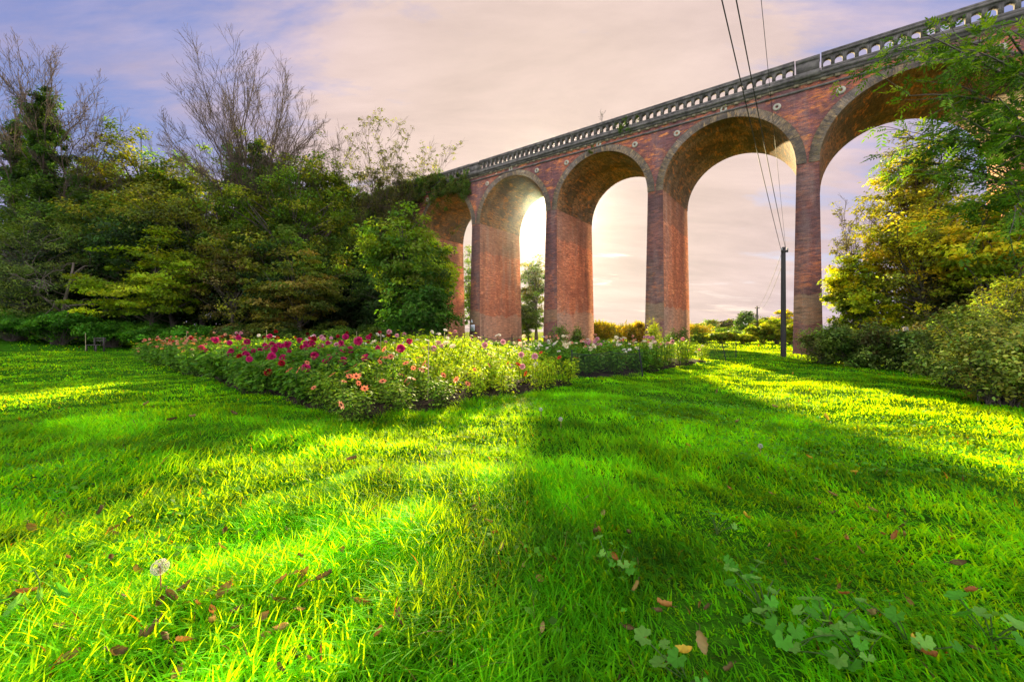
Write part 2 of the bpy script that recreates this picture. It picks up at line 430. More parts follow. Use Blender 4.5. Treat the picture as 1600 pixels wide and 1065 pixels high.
# ------------------------------------------------------------------ plants: generators
def jit(c, rng, n, amt=.25):
    k = 1 + rng.normal(0, amt, (n, 1)); w = rng.normal(0, amt*.35, (n, 3))
    return np.clip(np.asarray(c)*k*(1+w), .002, .9)

def clump_foliage(mb, rng, centers, cr, per, size, aspect, cols, flat=.5, axis=None, droop=.0, up=.7, shade=.3):
    """leaf clumps: every clump takes one of the leaf colours, its leaves vary round it"""
    n = len(centers); cols = np.asarray(cols, float)
    per = max(3, int(per)); idx = np.repeat(np.arange(n), per)
    d = rng.normal(size=(n*per, 3)); d /= np.linalg.norm(d, axis=1, keepdims=True)
    rad = rng.uniform(0, 1, (n*per, 1))**.55
    crs = (cr*rng.uniform(.65, 1.35, n))[idx][:, None]
    off = d*rad*crs; off[:, 2] *= flat
    off[:, 2] -= droop*(off[:, 0]**2 + off[:, 1]**2)/(cr+1e-6)
    C = centers[idx] + off
    ctr = axis if axis is not None else centers.mean(0)
    o = C - ctr; o /= np.linalg.norm(o, axis=1, keepdims=True)+1e-6
    N = np.array([0, 0, up]) + .45*o + rng.normal(0, .45, (n*per, 3))
    cc = cols[rng.integers(0, len(cols), n)]*(1+rng.normal(0, shade, (n, 1)).clip(-.6, .8))
    cc = np.clip(cc[idx]*(1+rng.normal(0, .22, (n*per, 1)))*(1+rng.normal(0, .08, (n*per, 3))), .003, .85)
    D = off + rng.normal(0, .4*cr, off.shape)
    mb.leaves(C, N, size*rng.uniform(.6, 1.35, n*per), aspect, rng, cc, D=D)

def blob_points(rng, blobs, n, bias=.5):
    w = np.array([b[3]*b[4]*b[5] for b in blobs])**.8; w /= w.sum()
    k = rng.choice(len(blobs), n, p=w); B = np.array(blobs, float)[k]
    d = rng.normal(size=(n, 3)); d /= np.linalg.norm(d, axis=1, keepdims=True)
    r = rng.uniform(0, 1, (n, 1))**bias
    p = B[:, :3] + d*r*B[:, 3:6]*rng.uniform(.86, 1.14, (n, 1))
    return p[p[:, 2] > .15]

def curve(p0, p1, rng, K=5, bow=.12, lift=.0):
    p0 = np.asarray(p0, float); p1 = np.asarray(p1, float); t = np.linspace(0, 1, K)[:, None]
    l = np.linalg.norm(p1-p0); m = rng.normal(0, bow*l, 3); m[2] += lift*l
    return p0*(1-t) + p1*t + m*(4*t*(1-t)) * .5

def leafy_tree(name, label, cat, X, Y, blobs, nclump, per, leaf, cols, cr=.6, seed=0, group=None, trunk=None, flat=.5, aspect=.55,
               bias=.5, droop=.05, up=.7, branches=True, stems=3, bark=None, shade=.3, crown='crown', dead=0):
    """blobs are (x, y, z, rx, ry, rz) about the base"""
    rng = np.random.default_rng(seed*101+7)
    z0 = g(X, Y) - .05
    root = empty(name, (X, Y, z0), label, cat, group)
    C = blob_points(rng, blobs, nclump, bias)
    mb = MB(); clump_foliage(mb, rng, C, cr, per, leaf, aspect, cols, flat, None, droop, up, shade)
    mb.build(crown, LEAF, root)
    tb = MB()
    B = np.array(blobs, float)
    if trunk:
        h = (B[:, 2] + B[:, 5]*.6).max(); r = trunk
        tt = np.linspace(0, 1, 9)
        pts = np.stack([B[:, 0].mean()*tt**1.5 + np.cumsum(rng.normal(0, .02*h/8, 9)), B[:, 1].mean()*tt**1.5, h*tt], 1)
        tb.tube(pts, r*(1.15-tt)*np.where(tt < .05, 1.35, 1), 8)
        if branches:
            P = []
            for c in C[::2]:
                zz = min(h*.95, max(.15*h, c[2]*rng.uniform(.45, .85))); k = zz/h
                b = np.array([np.interp(k, tt, pts[:, 0]), np.interp(k, tt, pts[:, 1]), zz])
                P.append(curve(b, c, rng, 5, .10, .08))
            if P:
                P = np.array(P); ln = np.linalg.norm(P[:, -1]-P[:, 0], axis=1)
                rr = (.010*ln+.012)[:, None]*np.linspace(1, .25, 5)[None]*(trunk/.2)**.3
                tb.tubes(P, rr, 4)
        tb.build('trunk', bark or BARK, root, True)
    elif stems:
        P = np.array([curve((rng.normal(0, .12), rng.normal(0, .12), 0), c, rng, 5, .12, .1) for c in C[:max(stems, len(C)//2)]])
        ln = np.linalg.norm(P[:, -1]-P[:, 0], axis=1)
        tb.tubes(P, (.006*ln+.006)[:, None]*np.linspace(1, .35, 5)[None], 4)
        tb.build('stem', bark or BARK, root, True)
    return root

def bare_skeleton(rng, base, d, length, rad, levels, out, spread=.55, up=.12, K=6, lvl=0, wig=.10, tips=None):
    d = np.asarray(d, float); d /= np.linalg.norm(d)
    pts = [np.asarray(base, float)]; dd = d.copy()
    for k in range(K-1):
        dd = dd + rng.normal(0, wig, 3); dd[2] += up; dd /= np.linalg.norm(dd)
        pts.append(pts[-1] + dd*length/(K-1))
    pts = np.array(pts)
    n, ratio = levels[lvl][:2] if lvl < len(levels) else (0, 0)
    rr = rad*np.linspace(1, .45 if n else .3, K)
    out.append((lvl, pts, rr))
    if not n:
        if tips is not None: tips.append(pts[-1])
        return
    lo = levels[lvl][2] if len(levels[lvl]) > 2 else .25
    for i in range(n):
        t = lo + (1-lo)*(i+rng.random())/n; f = t*(K-1); a = int(min(K-2, f)); f -= a
        p = pts[a]*(1-f) + pts[a+1]*f; tg = pts[a+1]-pts[a]; tg /= np.linalg.norm(tg)
        ax = rng.normal(size=3); ax -= tg*ax.dot(tg); ax /= np.linalg.norm(ax)
        s = spread*rng.uniform(.6, 1.35); c = tg*cos(s) + ax*sin(s)
        bare_skeleton(rng, p, c, length*ratio*rng.uniform(.65, 1.2)*(1.15-.5*t), max(.008, np.interp(t, np.linspace(0, 1, K), rr)*.6), levels, out, spread, up, K if lvl < 1 else 5, lvl+1, wig*1.15, tips)
def skeleton_mesh(out, minr=.0):
    mb = MB(); grp = {}
    for lvl, p, r in out: grp.setdefault((len(p), 7 if lvl == 0 else 5 if lvl == 1 else 3), []).append((p, np.maximum(r, minr)))
    for (K, s), L_ in grp.items(): mb.tubes(np.array([a for a, b in L_]), np.array([b for a, b in L_]), s)
    return mb
def bare_tree(name, label, X, Y, H, levels, seed, stems=1, lean=.15, rad=.3, spread=.55, up=.1, ivy=0, ivyr=.5, leaves=0, lcols=None, leaf=.2, bark=None, group=None, wig=.1, frac=.45, ivycols=None, minr=.012, ivyN=110, wide=3.0):
    rng = np.random.default_rng(seed)
    root = empty(name, (X, Y, g(X, Y)-.05), label, 'tree', group)
    out = []; tips = []
    for s in range(stems):
        a = rng.uniform(0, 2*pi); l = lean*(rng.uniform(.5, 1.2))
        bare_skeleton(rng, (rng.normal(0, .25)*(stems > 1), rng.normal(0, .25)*(stems > 1), 0), (l*cos(a), l*sin(a), 1), H*frac*rng.uniform(.9, 1.1), rad, levels, out, spread, up, 7, 0, wig, tips)
    zm = np.percentile(np.concatenate([p[:, 2] for _, p, _ in out]), 99.5); k = H/zm; q = np.percentile(np.concatenate([np.hypot(p[:, 0], p[:, 1]) for _, p, _ in out]), 96)
    k = np.array([wide/q, wide/q, k]); out = [(l_, p*k, r) for l_, p, r in out]; tips = [t*k for t in tips]
    skeleton_mesh(out, minr).build('trunk', bark or BARK, root, True)
    if leaves and tips:
        T_ = np.array(tips); T_ = T_[rng.random(len(T_)) < leaves]
        if len(T_):
            mb = MB(); clump_foliage(mb, rng, T_, .38, 16, leaf, .5, lcols, .7, None, .1); mb.build('crown', LEAF, root)
    if ivy:
        C = []
        for lvl, p, r in out:
            if lvl > 1: continue
            for k in range(len(p)-1):
                m = 9 if lvl == 0 else 3
                for _ in range(m):
                    t = rng.random(); q = p[k]*(1-t)+p[k+1]*t
                    if q[2] < ivy*rng.uniform(.75, 1.1): C.append(q + rng.normal(0, ivyr*(1.0 if lvl == 0 else .55)*(1.15-.75*q[2]/ivy), 3)*np.array([1, 1, .6]))
        C = np.array(C); mb = MB()
        clump_foliage(mb, rng, C, .42, ivyN, .17, .75, ivycols or [(.025, .06, .012), (.035, .08, .014), (.05, .10, .018)], .9, None, .1, .35, .35)
        mb.build('ivy', LEAF, root)
    return root

G_DARK = [(.065, .125, .02), (.09, .165, .022), (.125, .19, .024)]
G_MID = [(.10, .20, .022), (.14, .24, .024), (.18, .29, .026)]
G_LIT = [(.18, .32, .02), (.24, .38, .02), (.30, .40, .02)]
G_OLIVE = [(.21, .23, .028), (.27, .27, .03), (.15, .19, .028)]
G_YG = [(.20, .24, .015), (.26, .26, .015), (.14, .20, .015)]
G_YEL = [(.76, .50, .02), (.78, .56, .02), (.56, .50, .025), (.38, .41, .025), (.24, .28, .025), (.18, .19, .025)]
G_GREY = [(.17, .25, .05), (.24, .31, .06), (.12, .18, .04)]
G_BROWN = [(.14, .10, .03), (.16, .13, .04), (.09, .09, .03)]

def dome_tree(name, label, X, Y, H, wide, fork, seed, nprim=14, sub=(8, 6, 3), rad=.28, low=.15, ivy=0, ivyr=.6, leaves=0, lcols=None, leaf=.2, bark=None, group=None, ivycols=None, minr=.008, skew=(0, 0), ivyN=90):
    """trunk to the fork, then limbs that fan out to a rounded outline, split into branches and upright twigs"""
    rng = np.random.default_rng(seed); root = empty(name, (X, Y, g(X, Y)-.05), label, 'tree', group)
    out, tips, prim = [], [], []
    t = np.linspace(0, 1, 7)[:, None]; top = np.array([skew[0]*.2, 0, fork*1.25])
    tr = t*top + rng.normal(0, .05, (7, 3))*t; out.append((0, tr, rad*np.linspace(1.2, .62, 7)))
    c0 = fork*1.0; rz = H-c0
    for i in range(nprim):
        az = i*2.399+rng.normal(0, .25); u = 1-(i+.5)/nprim*(1-low); el = np.arcsin(np.clip(u+rng.normal(0, .05), .05, 1))
        e = np.array([wide*.84*cos(el)*cos(az)+skew[0], wide*.84*cos(el)*sin(az)+skew[1], c0+rz*.84*sin(el)**.85])
        zs = fork*rng.uniform(.62, 1.2); b = np.array([top[0]*zs/top[2], 0, zs]); K = 8; q = np.linspace(0, 1, K)[:, None]
        m = (b+e)/2 + np.array([-.08*(e[0]-b[0]), -.08*(e[1]-b[1]), -.03*rz]) + rng.normal(0, .06*np.linalg.norm(e-b), 3)
        P = b*(1-q)**2 + 2*m*q*(1-q) + e*q**2; P[1:-1] += rng.normal(0, .012*np.linalg.norm(e-b), (K-2, 3)); r0 = rad*rng.uniform(.17, .27); r = r0*np.linspace(1, .28, K)
        out.append((1, P, r)); ln = np.linalg.norm(e-b)
        for k in range(sub[0]):
            f = (.22+.78*(k+rng.random())/sub[0])*(K-1); j = int(min(K-2, f)); p = P[j]*(1-(f-j))+P[j+1]*(f-j)
            d = P[j+1]-P[j]; d /= np.linalg.norm(d); d = d + rng.normal(0, .36, 3) + np.array([0, 0, .10]) + .8*(p-np.array([0, 0, c0*.8]))/H
            bare_skeleton(rng, p, d, ln*.34*rng.uniform(.7, 1.15)*(1.2-.5*f/(K-1)), max(.012, r[j]*.42), [(sub[1], .55, .12), (sub[2], .6, .15)], out, .5, .045, 6, 0, .07, tips)
    out = [(l if i < 1+0 else l+0, p, r) for i, (l, p, r) in enumerate(out)]
    skeleton_mesh(out, minr).build('trunk', bark or BARK, root, True)
    if leaves and tips:
        T_ = np.array(tips); T_ = T_[rng.random(len(T_)) < leaves]
        if len(T_): mb = MB(); clump_foliage(mb, rng, T_, .36, 15, leaf, .5, lcols, .7, None, .1); mb.build('crown', LEAF, root)
    if ivy:
        C = []
        for z in np.linspace(.5, ivy, int(ivy*11)):
            w = ivyr*(1.15-.8*z/ivy); b = np.array([top[0]*z/top[2], 0, z]); C.append(b+rng.normal(0, w, 3)*np.array([1, 1, .5]))
        for l, P, r in out:
            if len(P) == 8:
                for p in P[:4]:
                    if p[2] < ivy*1.05: C += [p+rng.normal(0, .35*ivyr+.1, 3) for _ in range(3)]
        mb = MB(); clump_foliage(mb, rng, np.array(C), .42, ivyN, .17, .75, ivycols or [(.05, .11, .016), (.07, .14, .018), (.10, .17, .02)], .9, None, .1, .35, .35)
        mb.build('ivy', LEAF, root)
    return root

# ------------------------------------------------------------------ left wood
def LT(px, Y): return at(px, Y), Y
WL = 'trees of the wood on the left'
lv4 = [(7, .95, .4), (7, .62, .3), (6, .55, .25), (4, .5, .2)]
x, y = LT(398, 33)
dome_tree('bare_tree', 'large bare dome-headed tree with an ivy trunk, tallest in the left wood', x, y, 24.4, 6.9, 11, 11, 32, (10, 7, 4), .36, .06, ivy=17, ivyr=1.75, bark=PALEBARK, group=WL, ivycols=[(.06, .14, .016), (.10, .19, .018), (.26, .30, .02)])
x, y = LT(28, 33)
dome_tree('bare_tree', 'bare tree at the far left edge with a dark ivy column on its trunk', x, y, 23, 3.4, 13, 12, 11, (8, 6, 3), .24, .2, ivy=17.5, ivyr=.6, bark=PALEBARK, group=WL)
x, y = LT(68, 31)
dome_tree('bare_tree', 'bare spreading tree with the tallest dark ivy column beside the left edge', x, y, 23.2, 3.6, 14, 13, 12, (8, 6, 3), .24, .2, ivy=18.5, ivyr=.5, bark=PALEBARK, group=WL, skew=(.5, 0))
x, y = LT(112, 32)
dome_tree('bare_tree', 'bare thin tree right of the two ivy columns with pale twigs', x, y, 20, 3.6, 9, 14, 12, (8, 6, 3), .2, .1, ivy=12, ivyr=.7, bark=PALEBARK, group=WL, skew=(1.2, 0))
x, y = LT(262, 40)
dome_tree('bare_tree', 'small bare tree with pinkish twigs left of the large dome-headed tree', x, y, 21.5, 3.2, 12, 15, 10, (7, 6, 3), .17, .2, bark=PALEBARK, group=WL)
x, y = LT(520, 36)
dome_tree('thin_tree', 'thin tree with a few yellow green leaf tufts right of the large bare tree', x, y, 20.5, 2.9, 9, 16, 9, (7, 5, 3), .16, .15, ivy=13, ivyr=.7, leaves=.12, lcols=[(.12, .15, .025), (.17, .19, .025)], bark=PALEBARK, group=WL)
x, y = LT(585, 42)
dome_tree('thin_tree', 'tall airy tree with sparse olive leaves standing out against the pink sky', x, y, 25, 3.3, 9, 17, 10, (7, 6, 3), .17, .1, leaves=.40, lcols=[(.09, .10, .025), (.12, .13, .025), (.17, .18, .03)], leaf=.2, bark=PALEBARK, group=WL)
x, y = LT(655, 47)
dome_tree('thin_tree', 'sparse leafed tree leaning right just above the ivy covered end of the viaduct', x, y, 25, 3.6, 10, 18, 10, (7, 6, 3), .17, .15, leaves=.40, lcols=[(.09, .10, .025), (.15, .17, .03), (.20, .20, .03)], leaf=.22, bark=PALEBARK, group=WL, skew=(1.2, 0))
x, y = LT(618, 43)
dome_tree('thin_tree', 'slender tree with small tufts between the two sparse trees near the viaduct', x, y, 23.5, 2.8, 10, 19, 9, (7, 6, 3), .14, .15, leaves=.36, lcols=[(.09, .10, .025), (.12, .13, .025)], leaf=.2, bark=PALEBARK, group=WL)

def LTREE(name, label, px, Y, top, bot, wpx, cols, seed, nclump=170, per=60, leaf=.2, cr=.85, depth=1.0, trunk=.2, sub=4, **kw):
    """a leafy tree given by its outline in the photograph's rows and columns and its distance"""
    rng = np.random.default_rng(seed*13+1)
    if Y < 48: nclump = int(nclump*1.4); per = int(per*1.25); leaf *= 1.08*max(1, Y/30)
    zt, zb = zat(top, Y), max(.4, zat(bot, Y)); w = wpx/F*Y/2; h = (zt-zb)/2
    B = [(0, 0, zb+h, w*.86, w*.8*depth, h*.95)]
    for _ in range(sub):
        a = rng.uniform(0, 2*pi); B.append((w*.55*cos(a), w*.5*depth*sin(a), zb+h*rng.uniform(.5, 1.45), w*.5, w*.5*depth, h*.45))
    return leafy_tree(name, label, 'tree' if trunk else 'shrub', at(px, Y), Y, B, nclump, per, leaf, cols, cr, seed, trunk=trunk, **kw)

LTREE('leafy_tree', 'olive leafed tree with a domed top between the two groups of bare trees', 208, 34, 192, 470, 150, [(.17, .19, .02), (.21, .22, .02), (.10, .15, .02), (.28, .27, .02)], 31, 230, 60, group=WL)
LTREE('leafy_tree', 'dull green tree low behind the ivy columns at the left edge', 70, 31, 290, 500, 210, G_DARK+[(.05, .08, .02)], 32, 230, 60, group=WL)
LTREE('leafy_tree', 'dark green tree filling the gap right of the ivy columns', 190, 31, 300, 500, 200, G_DARK+G_OLIVE, 33, 240, 60, group=WL)
LTREE('leafy_tree', 'twiggy olive tree under the left side of the large bare tree', 315, 30, 262, 500, 190, G_OLIVE+[(.06, .08, .02), (.13, .14, .03)], 34, 250, 55, group=WL)
LTREE('leafy_tree', 'broad tree with dark and yellow tinged leaves under the large bare tree', 445, 30, 240, 500, 230, G_DARK+G_MID+[(.25, .27, .02), (.20, .22, .02)], 35, 330, 60, group=WL)
LTREE('leafy_tree', 'dense dark green sycamore right of the large bare tree', 530, 42, 292, 510, 190, G_DARK+[(.05, .11, .02)], 36, 300, 60, group=WL)
LTREE('leafy_tree', 'deep green tree tucked against the ivy covered end of the viaduct', 592, 46, 292, 515, 130, G_DARK, 37, 210, 60, group=WL)
LTREE('leafy_tree', 'fresh green tree standing in front of the first visible arch', 634, 19, 318, 505, 140, [(.14, .24, .02), (.08, .16, .02), (.24, .33, .02), (.17, .24, .02)], 38, 150, 58, leaf=.16, cr=.55, group=WL, sub=8, bias=.4)
LTREE('leafy_tree', 'small bright yellow green tree at the foot of the last wooded arch', 682, 20, 365, 475, 58, [(.45, .55, .02), (.55, .58, .02), (.34, .48, .02)], 39, 60, 46, leaf=.17, cr=.5, trunk=.1, group=WL)
LTREE('leafy_tree', 'dark green young tree with layered leaves in front of the brick pier', 657, 18.5, 420, 525, 110, [(.06, .16, .02), (.09, .21, .02)], 40, 110, 55, leaf=.18, cr=.6, trunk=.12, group=WL)
LTREE('leafy_tree', 'grey green willow-like bush tree at the left edge of the lawn', 38, 26, 345, 530, 200, G_GREY+[(.045, .06, .03)], 41, 260, 70, leaf=.16, cr=.7, group=WL, aspect=.3)
LTREE('leafy_tree', 'small maple with layered yellow green sprays in the middle of the left wood', 235, 26.5, 352, 505, 195, [(.26, .36, .015), (.34, .38, .015), (.18, .27, .015)], 42, 150, 75, leaf=.19, cr=.85, flat=.22, droop=.15, group=WL, trunk=.12)
LTREE('leafy_tree', 'olive and bronze leafed small tree with drooping sprays behind the magenta dahlias', 470, 26, 385, 535, 150, [(.16, .18, .025), (.22, .20, .03), (.26, .20, .035), (.10, .14, .022)], 43, 170, 70, leaf=.18, cr=.75, flat=.25, droop=.2, group=WL, trunk=.12)
LTREE('leafy_tree', 'dark green small tree between the bronze tree and the viaduct', 572, 36, 395, 535, 110, [(.055, .14, .02), (.075, .17, .02), (.04, .10, .02)], 44, 140, 65, leaf=.18, cr=.65, flat=.3, droop=.15, group=WL, trunk=.12)
LTREE('leafy_tree', 'brown green scrubby tree with hanging twigs between the maple and the bronze tree', 362, 27, 330, 530, 110, G_OLIVE+G_BROWN, 45, 160, 50, leaf=.15, cr=.6, group=WL, trunk=.12)
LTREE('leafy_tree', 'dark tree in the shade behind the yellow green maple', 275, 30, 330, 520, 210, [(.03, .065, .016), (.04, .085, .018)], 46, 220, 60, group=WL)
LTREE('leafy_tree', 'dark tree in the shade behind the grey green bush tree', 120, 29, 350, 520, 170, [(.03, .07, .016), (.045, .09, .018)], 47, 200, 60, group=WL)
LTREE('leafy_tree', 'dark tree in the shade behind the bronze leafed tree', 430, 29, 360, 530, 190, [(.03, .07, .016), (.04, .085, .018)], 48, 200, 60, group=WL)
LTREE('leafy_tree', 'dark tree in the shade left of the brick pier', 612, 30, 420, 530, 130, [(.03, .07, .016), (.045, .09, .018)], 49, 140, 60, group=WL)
LTREE('leafy_tree', 'leafy tree crowned with yellowing leaves just below the sparse thin trees', 497, 34, 225, 420, 90, [(.18, .24, .02), (.28, .30, .02), (.10, .16, .02)], 50, 120, 50, group=WL)
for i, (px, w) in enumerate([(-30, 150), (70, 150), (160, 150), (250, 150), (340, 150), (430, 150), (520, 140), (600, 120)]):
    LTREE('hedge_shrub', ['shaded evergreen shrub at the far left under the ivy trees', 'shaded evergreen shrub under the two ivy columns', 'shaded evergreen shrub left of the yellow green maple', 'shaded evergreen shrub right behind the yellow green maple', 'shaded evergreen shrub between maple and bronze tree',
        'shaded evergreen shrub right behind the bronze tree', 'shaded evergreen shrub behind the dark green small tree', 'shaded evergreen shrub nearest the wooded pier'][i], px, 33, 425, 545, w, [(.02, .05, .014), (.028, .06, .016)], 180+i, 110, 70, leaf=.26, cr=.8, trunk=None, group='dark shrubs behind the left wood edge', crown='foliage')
LTREE('leafy_tree', 'olive tree filling the skyline under the left shoulder of the large bare tree', 298, 37, 232, 450, 150, G_OLIVE+G_MID, 51, 200, 60, group=WL)
LTREE('leafy_tree', 'dark green tree rising behind the thin trees beside the ivy covered parapet', 560, 46, 268, 450, 130, G_DARK+G_MID, 52, 170, 60, group=WL)
LTREE('leafy_tree', 'green tree filling the skyline between the ivy columns and the olive domed tree', 145, 37, 250, 450, 140, G_DARK+G_MID, 53, 190, 60, group=WL)
LTREE('leafy_tree', 'green ivy-thick tree on the right shoulder of the large bare tree', 455, 35, 232, 420, 130, G_MID+G_DARK+[(.24, .28, .02)], 54, 180, 60, group=WL)
# low growth along the foot of the wood
UG = 'shrubs along the foot of the left wood'
low = [(20, 25, 500, 120, [(.09, .26, .02), (.12, .31, .022), (.07, .20, .02)], 'low green nettle clump at the left edge of the lawn'),
       (95, 25.5, 496, 110, [(.09, .26, .02), (.12, .31, .022), (.07, .20, .02)], 'low green nettle clump behind the wooden bench'),
       (175, 26, 505, 100, [(.09, .26, .02), (.12, .31, .022), (.07, .20, .02)], 'fresh green nettle clump right of the wooden bench'),
       (245, 26, 505, 90, [(.09, .26, .02), (.12, .31, .022), (.07, .20, .02)], 'green clump behind the orange dahlias'),
       (310, 26, 508, 90, [(.09, .26, .02), (.12, .31, .022), (.07, .20, .02)], 'fresh green clump below the yellow green maple'),
       (375, 25.5, 505, 90, G_DARK+G_BROWN, 'brownish shrub behind the red dahlias'),
       (450, 25, 515, 90, G_DARK, 'dark low shrub below the bronze leafed tree'),
       (525, 25, 512, 80, G_DARK+G_MID, 'dark low shrub below the dark green small tree'),
       (590, 25.5, 510, 80, G_DARK, 'dark green shrub left of the brick pier foot'),
       (668, 29, 500, 60, [(.03, .08, .02), (.05, .11, .02)], 'rounded green shrub at the foot of the wooded pier')]
for i, (px, Y, top, w, cols, lab) in enumerate(low):
    LTREE('shrub', lab, px, Y, top, 556, w, cols, 60+i, 140, 60, leaf=.14, cr=.42, trunk=None, sub=2, group=UG, crown='foliage')
# the dead pale branches under the bare trees at the left
rng = np.random.default_rng(71); out = []
bare_skeleton(rng, (0, 0, 0), (.15, 0, 1), 5.5, .13, [(7, .7, .3), (5, .6, .3), (3, .5, .3)], out, .9, -.05, 7, 0, .22)
r_ = empty('dead_tree', (at(82, 25.5), 25.5, g(at(82, 25.5), 25.5)), 'dead leafless small tree with pale crooked branches before the dark left wood', 'tree', WL)
skeleton_mesh(out, .018).build('trunk', plain('dead_wood', (.17, .13, .09), .9, 8, .3), r_, True)

# ivy on the viaduct end
rng = np.random.default_rng(81); C = []
for _ in range(420):
    xx = -S*rng.uniform(3.08, 5.2); k = (-xx/S-3.08)/2.1
    zz = 16.9 - abs(rng.normal(0, 1.0 + 1.6*k)) + (.15 if k > .2 else -.6)
    if k < .25 and zz > 15.4 and rng.random() < .7: zz -= 1.3
    xm = -S*(int(-xx/S)+.5)
    if (xx-xm)**2 + (zz-ZS)**2 < 3.6**2 and rng.random() < .85: continue
    C.append(vworld(xx, -.25-rng.random()*.25, zz))
C = np.array(C); o0 = vworld(-S*4, -.3, 14)
o = MB(); clump_foliage(o, rng, C-o0, .42, 60, .17, .7, G_DARK+[(.07, .12, .02), (.10, .13, .02), (.13, .12, .03)], .9, np.array([0, 4., -2.]), .1, .3)
iv = o.build('ivy_growth', LEAF); iv.location = o0
tag(iv, 'thick green ivy hanging over the parapet at the wooded end of the viaduct', 'ivy')
rng = np.random.default_rng(82)
for px_n, lab, k in ((1.23, 'small dark bush rooted in the parapet openings above the third arch', 12), ):
    b = vworld(-S*px_n, -.25, 16.1); C = rng.normal(0, 1, (k, 3))*np.array([.45, .12, .22])
    C[:, 1] += 0; o = MB(); clump_foliage(o, rng, C, .22, 45, .10, .6, G_DARK, .9, None); o = o.build('parapet_shrub', LEAF)
    o.location = b; o.rotation_euler = (0, 0, ANG); tag(o, lab, 'shrub')
b = vworld(-S*1.47, 0, 16.93); out = []
bare_skeleton(rng, (0, 0, 0), (.1, 0, 1), .7, .015, [(6, .8, .1), (4, .6, .3)], out, .7, .1, 5, 0, .1)
o = skeleton_mesh(out, .008).build('bare_sapling', BARK); o.location = b; tag(o, 'tiny leafless sapling growing out of the parapet coping', 'sapling')
b = vworld(-S*1.56, -.1, 15.05); o = MB(); clump_foliage(o, rng, rng.normal(0, .13, (7, 3)), .16, 40, .08, .6, G_DARK, .8, None); o = o.build('wall_fern', LEAF)
o.location = b; tag(o, 'small dark fern growing from the brickwork above the second open arch', 'fern')

# ------------------------------------------------------------------ beyond the arches
BH = 'trees seen through the arches'
LTREE('leafy_tree', 'green tree standing behind the viaduct in the arch nearest the sun', 838, 58, 388, 525, 66, G_MID+G_OLIVE, 91, 150, 60, leaf=.3, cr=.8, group=BH)
LTREE('leafy_tree', 'narrow strip of tree seen between the wooded pier and the next pier', 735, 62, 375, 520, 60, G_MID+G_LIT, 92, 150, 50, leaf=.3, cr=.9, group=BH)
LTREE('leafy_tree', 'low dark tree seen at the bottom of the arch nearest the sun', 826, 50, 470, 532, 56, G_DARK+G_MID, 93, 130, 60, leaf=.25, cr=.7, trunk=.1, group=BH)
RD = 'sunlit shrubs on the far side of the viaduct'
for i, (px, Y, top, w, lab) in enumerate([(940, 46, 504, 46, 'golden reed-like shrub behind the viaduct, nearest the third pier'), (966, 50, 508, 44, 'golden shrub in the middle of the tall bright arch'),
                                     (992, 47, 506, 40, 'golden shrub against the left side of the pier with the young bamboo'), (1092, 52, 508, 40, 'yellow green bush right of the pier with the young bamboo')]):
    LTREE('shrub', lab, px, Y, top, 535, w, [(.5, .36, .02), (.42, .34, .02), (.3, .28, .02)], 95+i, 80, 60, leaf=.3, cr=.55, trunk=None, sub=2, aspect=.22, up=.1, flat=1.2, group=RD, crown='foliage')
FT = 'distant trees in the valley'
far = [(1085, 150, 506, 40, G_YG, 'pale distant tree left of the round ones'), (1108, 130, 499, 32, G_MID+G_YG, 'distant round green tree left of the russet one'), (1140, 120, 497, 36, G_BROWN+G_YG, 'distant russet topped tree'),
       (1166, 105, 486, 34, G_MID+G_DARK, 'distant dark green tree with a rounded flat top left of the far pole'), (1128, 80, 512, 40, G_LIT, 'yellow green distant bush below the russet tree'), (1152, 75, 517, 30, G_MID+G_GREY, 'grey green distant bush in the meadow'),
       (1196, 62, 494, 46, G_YG+G_LIT, 'yellow green hedge tree behind the near pole'), (1222, 58, 482, 40, G_YEL, 'golden hedge tree between the near pole and the pier'), (1206, 50, 505, 22, G_DARK, 'small dark conifer shaped bush in front of the golden hedge'),
       (1180, 70, 512, 44, G_LIT, 'bright green bank bush beside the far pole'), (1060, 160, 510, 40, G_YG, 'pale distant tree just right of the pier'), (1245, 48, 500, 30, G_LIT, 'bright bush partly hidden by the nearest pier'),
       (1010, 170, 508, 60, G_YG, 'faint distant tree behind the pier with the bamboo'), (950, 180, 508, 80, G_YG, 'faint distant tree low in the tall bright arch')]
for i, (px, Y, top, w, cols, lab) in enumerate(far):
    LTREE('distant_tree', lab, px, Y, top, 545, w, cols, 110+i, 130, 45, leaf=.011*Y*.5, cr=Y*.011, trunk=.15, sub=3, group=FT)

for i, (px, Y, top, w, lab) in enumerate([(1098, 44, 521, 40, 'low lime green shrub right of the second pier'), (1128, 42, 519, 46, 'lime green shrub in the meadow behind the net panels'), (1160, 41, 523, 44, 'low bright shrub below the far telegraph pole'),
                                     (1192, 42, 508, 50, 'rounded lime shrub just left of the near telegraph pole'), (1214, 40, 497, 44, 'tall lime shrub behind the near telegraph pole'), (1236, 38, 505, 40, 'lime shrub hidden partly by the nearest pier')]):
    LTREE('shrub', lab, px, Y, top, 545, w, [(.36, .42, .02), (.48, .48, .02), (.26, .36, .02), (.16, .24, .02)], 240+i, 80, 60, leaf=.2, cr=.4, trunk=None, sub=4, group=RD, crown='foliage')
